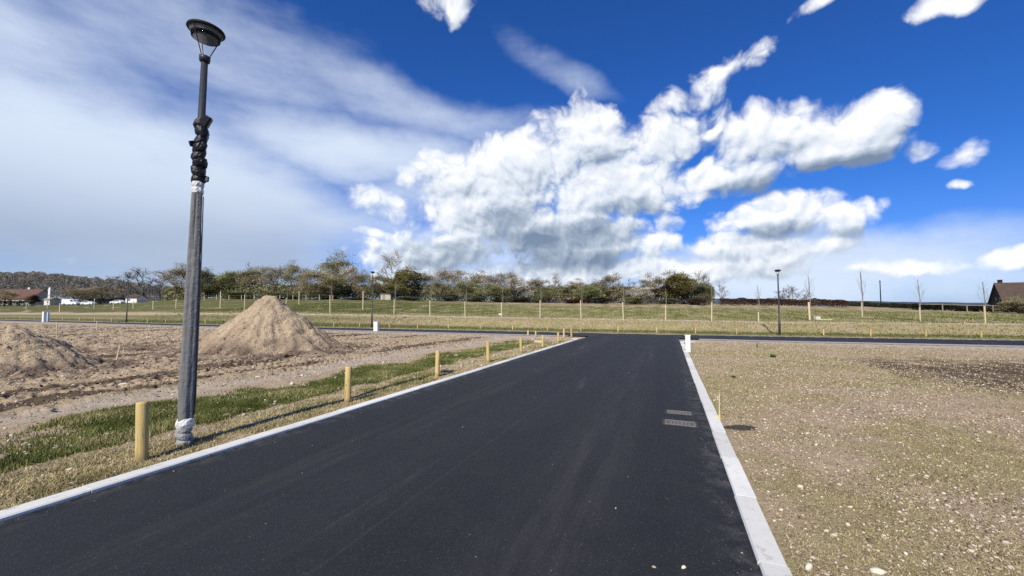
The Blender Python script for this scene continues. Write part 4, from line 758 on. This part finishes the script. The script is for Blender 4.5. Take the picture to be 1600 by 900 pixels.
for a in [
 (192, 424, 46, 'bare', GY, 'left one of the bare grey-blue trees behind the village', 40), (222, 416, 62, 'bare', GY, 'tallest bare grey tree between the village and the wrapped lamp', 35), (250, 425, 44, 'bare', GY, 'bare grey tree just left of the brownish tree behind the lamp', 30),
 (283, 410, 66, 'bud', BR, 'wide brownish budding tree directly behind the wrapped lamp', 5), (322, 419, 46, 'leafy', DG, 'dark green rounded tree just right of the wrapped lamp', 0), (362, 422, 52, 'leafy', GR, 'mid green rounded tree between dark tree and pinkish blossom tree', 5), (394, 418, 54, 'leafy', OL, 'olive green tree left of the pinkish blossom tree', 8), (390, 409, 30, 'bare', GY, 'bare grey treetop showing above the green trees left of the heap', 25),
 (430, 414, 50, 'blossom', PK, 'pinkish grey blossom tree standing above the tall soil heap', 6), (462, 408, 48, 'bud', OL, 'olive budding tree just right of the pinkish blossom tree', 4), (484, 418, 52, 'bud', TN, 'tan budding tree in front of the tall olive tree', -4), (524, 391, 66, 'bud', (.27, .245, .10), 'tall broad yellowish olive tree, highest crown left of centre', 14), (518, 424, 62, 'leafy', OL, 'lower dense olive tree below the tall yellowish crown', -4), (566, 420, 44, 'bud', TN, 'greyish tan tree just left of the street lamp behind the heap', 4), 
 (545, 414, 40, 'blossom', WH, 'whitish blossom tree on the right flank of the tall olive tree', 10), (612, 387, 56, 'bare', (.36, .32, .26), 'tall thin bare tree with pale twigs above the rest', 14), (598, 426, 46, 'bud', OL, 'olive tree at the foot of the tall bare tree', 0), (636, 416, 56, 'leafy', (.18, .165, .065), 'dense dark olive tree right of the tall bare tree', 0), (664, 424, 38, 'bud', BR, 'brownish tree just right of the dense dark olive tree', 6),
 (700, 419, 62, 'blossom', PK, 'largest pinkish grey blossom tree in the middle of the treeline', 8), (686, 434, 48, 'bud', OL, 'small olive tree in front of the largest pinkish blossom tree', -4), (746, 421, 50, 'bud', OL, 'olive budding tree right of the largest pinkish blossom tree', 8), (730, 436, 44, 'bud', GR, 'small green budding tree below the olive tree at centre', -4), (768, 428, 44, 'blossom', PK, 'pinkish tree between the olive tree and the white blossom', 4), (793, 423, 46, 'blossom', PK, 'pinkish brown tree rising behind the white blossom tree', 12), (806, 432, 52, 'blossom', WH, 'white blossom tree in the middle of the treeline', -2),
 (776, 444, 44, 'leafy', GR, 'low green tree in front of the white blossom', -6), (838, 432, 44, 'bud', TN, 'tan budding tree left of the reddish brown tree', 4), (868, 423, 44, 'bare', (.27, .19, .125), 'reddish brown bare tree with upright twigs right of centre', 8), (858, 446, 46, 'bud', GR, 'low greenish tree at the foot of the reddish brown tree', -4), (899, 434, 42, 'bud', TN, 'tan tree right of the reddish brown tree', 4), (920, 444, 42, 'leafy', GR, 'low green tree between tan tree and brown pointed tree', -3), (930, 436, 34, 'bud', BR, 'narrow brown tree left of the brown pointed tree', 6),
 (957, 425, 44, 'bud', BR, 'brown pointed tree right of the junction centre line', 4), (984, 434, 40, 'bare', (.33, .27, .22), 'thin pale bare tree between the brown pointed tree and white shrub', 8), (1000, 446, 38, 'blossom', WH, 'white flecked small tree left of the brown round tree', -4), (1020, 425, 44, 'bud', BR, 'brown round tree left of the big olive tree', 3), (1058, 422, 56, 'leafy', (.155, .13, .042), 'big olive brown tree near the right end of the treeline', 0), (1092, 420, 42, 'bare', (.22, .19, .13), 'bare twiggy tree on the right flank of the big olive tree', 3), (1100, 438, 32, 'leafy', DG, 'dark ivy-clad small tree at the right end of the treeline', -3), (1128, 437, 26, 'bare', (.30, .27, .24), 'small thin bare tree standing alone right of the treeline', 5),
 (1222, 449, 26, 'bare', GY, 'leftmost of the dark bare trees behind the right-hand lamp', 60), (1238, 444, 36, 'bare', GY, 'largest dark bare tree right of the right-hand lamp', 60), (1260, 450, 26, 'bare', GY, 'rightmost of the dark bare trees right of the right-hand lamp', 62)]: tree(*a)
for a in [(704, 458, 40, DG, 'dark bush left of the pale gap in the middle hedge'), (742, 462, 36, DG, 'dark green bush below the pinkish blossom tree'), (780, 466, 34, OL, 'olive bush just left of the central bushes'), (842, 464, 26, DG, 'dark bush below the tan tree at centre'), (900, 466, 46, (.10, .045, .028), 'reddish brown bush right of the centre'), (992, 463, 42, GR, 'green bush right of the reddish brown bush'), (1046, 465, 34, DG, 'dark bush below the big olive brown tree'), (640, 462, 44, DG, 'dark bush below the dense dark olive tree'), (560, 464, 44, DG, 'dark bush below the tan tree left of the lamp'), (505, 458, 60, DG, 'dark wide bush below the tall olive tree'), (440, 456, 66, DG, 'dark wide bush behind the top of the soil heap'), (372, 456, 50, (.05, .065, .02), 'green bush left of the tall soil heap'), (53, 460, 14, (.035, .022, .014), 'dark round bush before the red-roofed house'), (1090, 463, 34, (.09, .06, .04), 'brown bush at the right end of the treeline'), (940, 463, 40, (.06, .055, .03), 'dull olive bush below the brown pointed tree'),(815,464,36,(.06,.055,.03),'dull olive bush below the white blossom tree')]:
    px, top, w, c, lab = a; tree(px, top, w, 'bush', c, lab, -5, name='bush', cat='bush', group='bushes at the field edge')
for a in [(122, 446, 52, 'bud', BR, 'brownish tree standing behind the white van in the village', 10), (158, 445, 50, 'bud', TN, 'tan tree behind the gap between the white cars in the village', 12), (8, 452, 40, 'bud', OL, 'olive tree half hiding the left end of the red-roofed house', -6)]: tree(*a, group='trees around the village')
# trees round the house at right
tree(1590, 462, 40, 'bush', OL, 'olive bush before the dark house at the right edge', -4, name='bush', cat='bush', group='bushes at the field edge')

def hedge(p0, p1, h, w, colr, lab, n=9000, name='hedge', cat='hedge', kind=None, size=.12):
    """p = (survey x, distance)"""
    a = np.array([(p0[0] - 800) / F * p0[1], p0[1]]); b = np.array([(p1[0] - 800) / F * p1[1], p1[1]]); L = np.linalg.norm(b - a); dr = (b - a) / L; nr = np.array([-dr[1], dr[0]])
    t = RNG.uniform(0, 1, n); s = RNG.uniform(-.5, .5, n); hh = h * (1 + .22 * fbm(t * L * .35, np.full(n, 3.), 3)); zz = RNG.uniform(0, 1, n) ** .6; s = s * np.sqrt(np.clip(1.05 - zz ** 3, 0, 1)); P = a + t[:, None] * (b - a) + (s * w)[:, None] * nr
    z = ground_z(P[:, 0], P[:, 1]) + zz * hh; C_ = np.stack([P[:, 0], P[:, 1], z], 1); d1 = RNG.normal(size=(n, 3)); d1 /= np.linalg.norm(d1, axis=1)[:, None]; d2 = np.cross(d1, RNG.normal(size=(n, 3))); d2 /= np.linalg.norm(d2, axis=1)[:, None]; q = size * RNG.uniform(.6, 1.5, n)[:, None]
    V = np.stack([C_ - d1 * q, C_ + d2 * q * .6, C_ + d1 * q, C_ - d2 * q * .6], 1).reshape(-1, 3); tn = np.clip(.5 + .6 * fbm(C_[:, 0] * .5, C_[:, 2] * .8, 2) + RNG.normal(0, .2, n), 0, 1)
    o = raw(name, V, np.arange(n * 4).reshape(-1, 4), M['crown'], tint=np.repeat(tn, 4)); o.color = (*colr, 1); tag(o, lab, cat, kind=kind); return o
hedge((1125, 90), (1325, 84), 1.5, 1.6, (.075, .042, .026), 'long reddish brown hedge right of the treeline behind the lamp')
hedge((1325, 110), (1445, 95), 1.6, 1.6, (.045, .048, .028), 'dark green hedge between brown hedge and post fence')
hedge((1425, 72), (1640, 60), 1.0, 1.4, (.020, .024, .012), 'low blackish hedge behind the rail fence at right', 9000)
hedge((260, 146), (1115, 101), 4.4, 4, (.205, .195, .11), 'tangled undergrowth along the foot of the treeline', 70000, 'undergrowth', 'undergrowth', 'stuff', .26)
hedge((-40, 142), (46, 142), 1.8, 1.6, (.018, .024, .014), 'blackish hedge before the red-roofed house at far left', 4000)
hedge((140, 149), (196, 149), 2.0, 1.5, (.022, .022, .018), 'dark hedge between the white vehicles at left', 4000)
# far wood on the rise behind the village
def far_wood():
    n = 90000; t = RNG.uniform(-60, 300, n); y = RNG.uniform(270, 330, n); px = t; top = np.interp(px, [-60, 0, 60, 130, 165, 200, 300], [426, 426, 426, 434, 436, 442, 452]) + 3.0 * fbm(px * .09, y * .01, 3); x = (px - 800) / F * y; zt = EYE + (480 - top) / F * y; z = zt * 1.0 - RNG.uniform(0, 1, n) ** 1.5 * 16
    P = np.stack([x, y, z], 1); d1 = RNG.normal(size=(n, 3)); d1 /= np.linalg.norm(d1, axis=1)[:, None]; d2 = np.cross(d1, RNG.normal(size=(n, 3))); d2 /= np.linalg.norm(d2, axis=1)[:, None]; q = .40 * RNG.uniform(.5, 1.4, n)[:, None]
    V = np.stack([P - d1 * q, P + d2 * q * .6, P + d1 * q, P - d2 * q * .6], 1).reshape(-1, 3); o = raw('far_wood', V, np.arange(n * 4).reshape(-1, 4), M['crown'], tint=np.repeat(np.clip(.45 + .5 * fbm(px * .12, z * .2, 2) + RNG.normal(0, .15, n), 0, 1), 4)); o.color = (.20, .185, .16, 1); tag(o, 'brownish wood covering the rise behind the village at left', 'wood', kind='stuff')
far_wood()

# ------------------------------------------------------------------ buildings and vehicles far off
def prism(mb, x0, x1, y0, y1, z0, z1, over=.3, th=.16):      # pitched roof, ridge along x
    ym = (y0 + y1) / 2; k = (z1 - z0) / (ym - y0); a, b = x0 - over, x1 + over; ya, yb = y0 - over, y1 + over; zl = z0 - over * k
    sec = [(ya, zl), (ym, z1), (yb, zl), (yb, zl + th), (ym, z1 + th * 1.15), (ya, zl + th)]
    v = [(a, y, z) for y, z in sec] + [(b, y, z) for y, z in sec]; mb.add(v, [(0, 1, 7, 6), (1, 2, 8, 7), (2, 3, 9, 8), (3, 4, 10, 9), (4, 5, 11, 10), (5, 0, 6, 11), (0, 5, 4, 1), (1, 4, 3, 2), (6, 7, 10, 11), (7, 8, 9, 10)])
def house(px, y, L, D, hw, hr, rz, wm, rm, lab, wins, chim=None, gw=(), door=None, name='house'):
    x = (px - 800) / F * y; o = empty(name, (x, y, gz(x, y) - .1), rz); tag(o, lab, 'house'); mb = MB()
    v = [(-L / 2, -D / 2, 0), (L / 2, -D / 2, 0), (L / 2, D / 2, 0), (-L / 2, D / 2, 0), (-L / 2, -D / 2, hw), (L / 2, -D / 2, hw), (L / 2, D / 2, hw), (-L / 2, D / 2, hw), (-L / 2, 0, hr - .03), (L / 2, 0, hr - .03)]
    mb.add(v, [(0, 1, 5, 4), (1, 2, 6, 9, 5), (2, 3, 7, 6), (3, 0, 4, 8, 7)]); mb.build('wall', wm, o); r = MB(); prism(r, -L / 2, L / 2, -D / 2, D / 2, hw, hr); ro = r.build('roof', rm, o)
    if chim: MB().box((chim[0], chim[1], hr + .1), (.7, .6, 1.5)).box((chim[0], chim[1], hr + .9), (.82, .72, .12)).build('chimney', rm if len(chim) < 3 else chim[2], ro)
    for wx, wz, ww, wh in wins:
        w = MB().box((wx, -D / 2 - .02, wz), (ww, .06, wh)).build('window', M['pane'], o); MB().box((wx, -D / 2 - .04, wz + wh / 2 + .04), (ww + .2, .09, .08)).box((wx, -D / 2 - .04, wz - wh / 2 - .04), (ww + .2, .09, .08)).box((wx, -D / 2 - .045, wz), (.06, .06, wh - .004)).build('frame', M['wall_white'], w)
    for wy, wz, ww, wh in gw:
        w = MB().box((-L / 2 - .02, wy, wz), (.06, ww, wh)).build('window', M['pane'], o); MB().box((-L / 2 - .045, wy, wz), (.06, .06, wh - .004)).build('frame', M['wall_white'], w)
    if door: MB().box((door, -D / 2 - .03, 1.05), (.95, .08, 2.1)).build('door', M['wall_dark'], o)
    return o
house(1626, 100, 15, 7.5, 3.5, 8.5, -.55, M['wall_dark'], M['roof_brown'], 'dark timbered house with steep brown roof at the right edge', [(-3, 1.5, 1.2, 1.1), (1, 1.5, 1.2, 1.1)], (-6.6, .3, M['wall_dark']), [(0, 4.4, 1.0, .9)])
house(30, 160, 21, 8, 2.6, 6.3, -.05, M['wall_cream'], M['roof_rust'], 'long low house with rust red tiled roof at far left', [(-7, 1.5, 1.4, 1.1), (-2.5, 1.5, 1.4, 1.1), (6, 1.5, 1.4, 1.1)], (3.5, .6, M['wall_white']), door=2.)
an = house(82, 152, 2.1, 3.6, 2.2, 2.9, .02, M['wall_white'], M['oldwood'], 'small white annex with tall white chimney beside the red-roofed house', [(.3, 1.3, .5, .7)]); MB().box((-.45, -.5, 3.2), (.75, .7, 6.4)).box((-.45, -.5, 6.5), (.5, .5, .7)).build('chimney', M['wall_white'], an)
house(213, 150, 4.2, 4, 1.9, 2.9, 0, M['wall_white'], M['roof_brown'], 'small white shed with low roof just right of the distant lamp', [(-.8, 1.1, .7, .6)])
def vehicle(px, y, kind, lab, rz=0., name='parked_car', cat='car', paint='white'):
    x = (px - 800) / F * y; o = empty(name, (x, y, gz(x, y)), rz); tag(o, lab, cat, 'white vehicles parked in the village')
    if kind == 'car': side = [(-2.05, .28), (2.05, .28), (2.1, .6), (1.95, .86), (1.0, .98), (.45, 1.42), (-1.2, 1.46), (-1.85, 1.0), (-2.08, .9)]; win = [(.36, 1.36), (.85, 1.0), (-1.7, 1.0), (-1.15, 1.38)]; wh = (1.3, -1.3); rr = .31; W = 1.7
    else: side = [(-2.5, .35), (2.5, .35), (2.55, .8), (2.3, 1.1), (1.6, 1.25), (1.15, 2.0), (.9, 2.1), (-2.45, 2.15), (-2.55, 1.9)]; win = [(1.05, 1.9), (1.45, 1.3), (.4, 1.3), (.4, 1.9)]; wh = (1.6, -1.6); rr = .34; W = 1.85
    n = len(side); mb = MB(); mb.add([(a, -W / 2 + (.12 if z > 1.2 else 0), z) for a, z in side] + [(a, W / 2 - (.12 if z > 1.2 else 0), z) for a, z in side], [tuple(range(n)), tuple(range(2 * n - 1, n - 1, -1))] + [(i, i + n, (i + 1) % n + n, (i + 1) % n) for i in range(n)]); mb.build('body', M[paint], o)
    for s in (-1, 1):
        yy = s * (W / 2 - .06 + .012); w = MB(); w.add([(a, yy + (.07 * s if z < 1.2 else 0), z) for a, z in win], [tuple(range(4))]); w.build('window', M['pane'], o)
        for a in wh:
            t = MB(); k = 14; t.tube([(a, s * W / 2 - .1 * s, rr), (a, s * W / 2 + .06 * s, rr)], [rr, rr], k); q = t.build('wheel', M['rubber'], o); MB().tube([(a, s * W / 2 + .055 * s, rr), (a, s * W / 2 + .075 * s, rr)], [rr * .6, rr * .55], k).build('rim', M['iron'], q)
    return o
vehicle(112, 143, 'van', 'white van nearest the white annex in the village at left', .05, 'parked_van', 'van'); vehicle(139, 144, 'car', 'white car right of the white van in the village', .0); vehicle(184, 143, 'car', 'white car just left of the distant lamp in the village', 3.1); vehicle(40, 145, 'car', 'pale car before the red-roofed house at far left', .1)
# pale caravan behind the bushes
x = (604 - 800) / F * 118; y = 118.; cv = empty('shed', (x, y, gz(x, y)), .05); tag(cv, 'low cream shed half hidden at the foot of the tall bare tree', 'shed')
MB().box((0, 0, .85), (2.9, 2.0, 1.7)).build('wall', M['wall_cream'], cv); MB().box((0, -.05, 1.76), (3.2, 2.4, .10), 0, .02).build('roof', M['oldwood'], cv); MB().box((-.6, -1.02, .8), (.8, .05, 1.5)).build('door', M['oldwood'], cv)
# utility pole
x = (1376 - 800) / F * 130; y = 130.; z = gz(x, y); up = empty('utility_pole', (x, y, z)); h = z_at(1376, 438, y) - z; tag(up, 'dark wooden utility pole standing alone against the right sky', 'utility pole')
MB().tube([(0, 0, -.2), (0, 0, h)], [.17, .12], 8).build('pole', M['wall_dark'], up); MB().box((0, 0, h - .5), (1.0, .1, .1)).build('crossarm', M['wall_dark'], up)
# fences
def fence(pts, h, step, lab, rails=(.9,), wm='oldwood', ps=.09, rail=.05):
    P = [np.array([(p - 800) / F * d_, d_]) for p, d_ in pts]; a, b = P; L = np.linalg.norm(b - a); n = int(L / step); o = empty('fence', (a[0], a[1], gz(*a))); tag(o, lab, 'fence'); z0 = gz(*a); pm = MB().box((0, 0, h / 2), (ps, ps, h), 0, .01).mesh('post'); pm.materials.append(M[wm]); prev = None
    for i in range(n + 1):
        q = a + (b - a) * i / n; zz = gz(*q); c = link('post', pm, None, o); c.location = (q[0] - a[0], q[1] - a[1], zz - z0); cur = Vector((q[0] - a[0], q[1] - a[1], zz - z0))
        if prev is not None:
            for r in rails: MB().tube([prev + Vector((0, -.06, h * r)), cur + Vector((0, -.06, h * r))], [rail, rail], 4).build('rail', M[wm], o)
        prev = cur
fence([(1436, 68), (1640, 58)], 1.15, 2.4, 'pale post and rail fence before the blackish hedge at right', (.93,), 'oldwood', .11, .045)
fence([(300, 118), (520, 112)], 1.5, 4.0, 'wire fence on pale posts along the far left field', (.95, .6), 'stakewood', .11, .008)
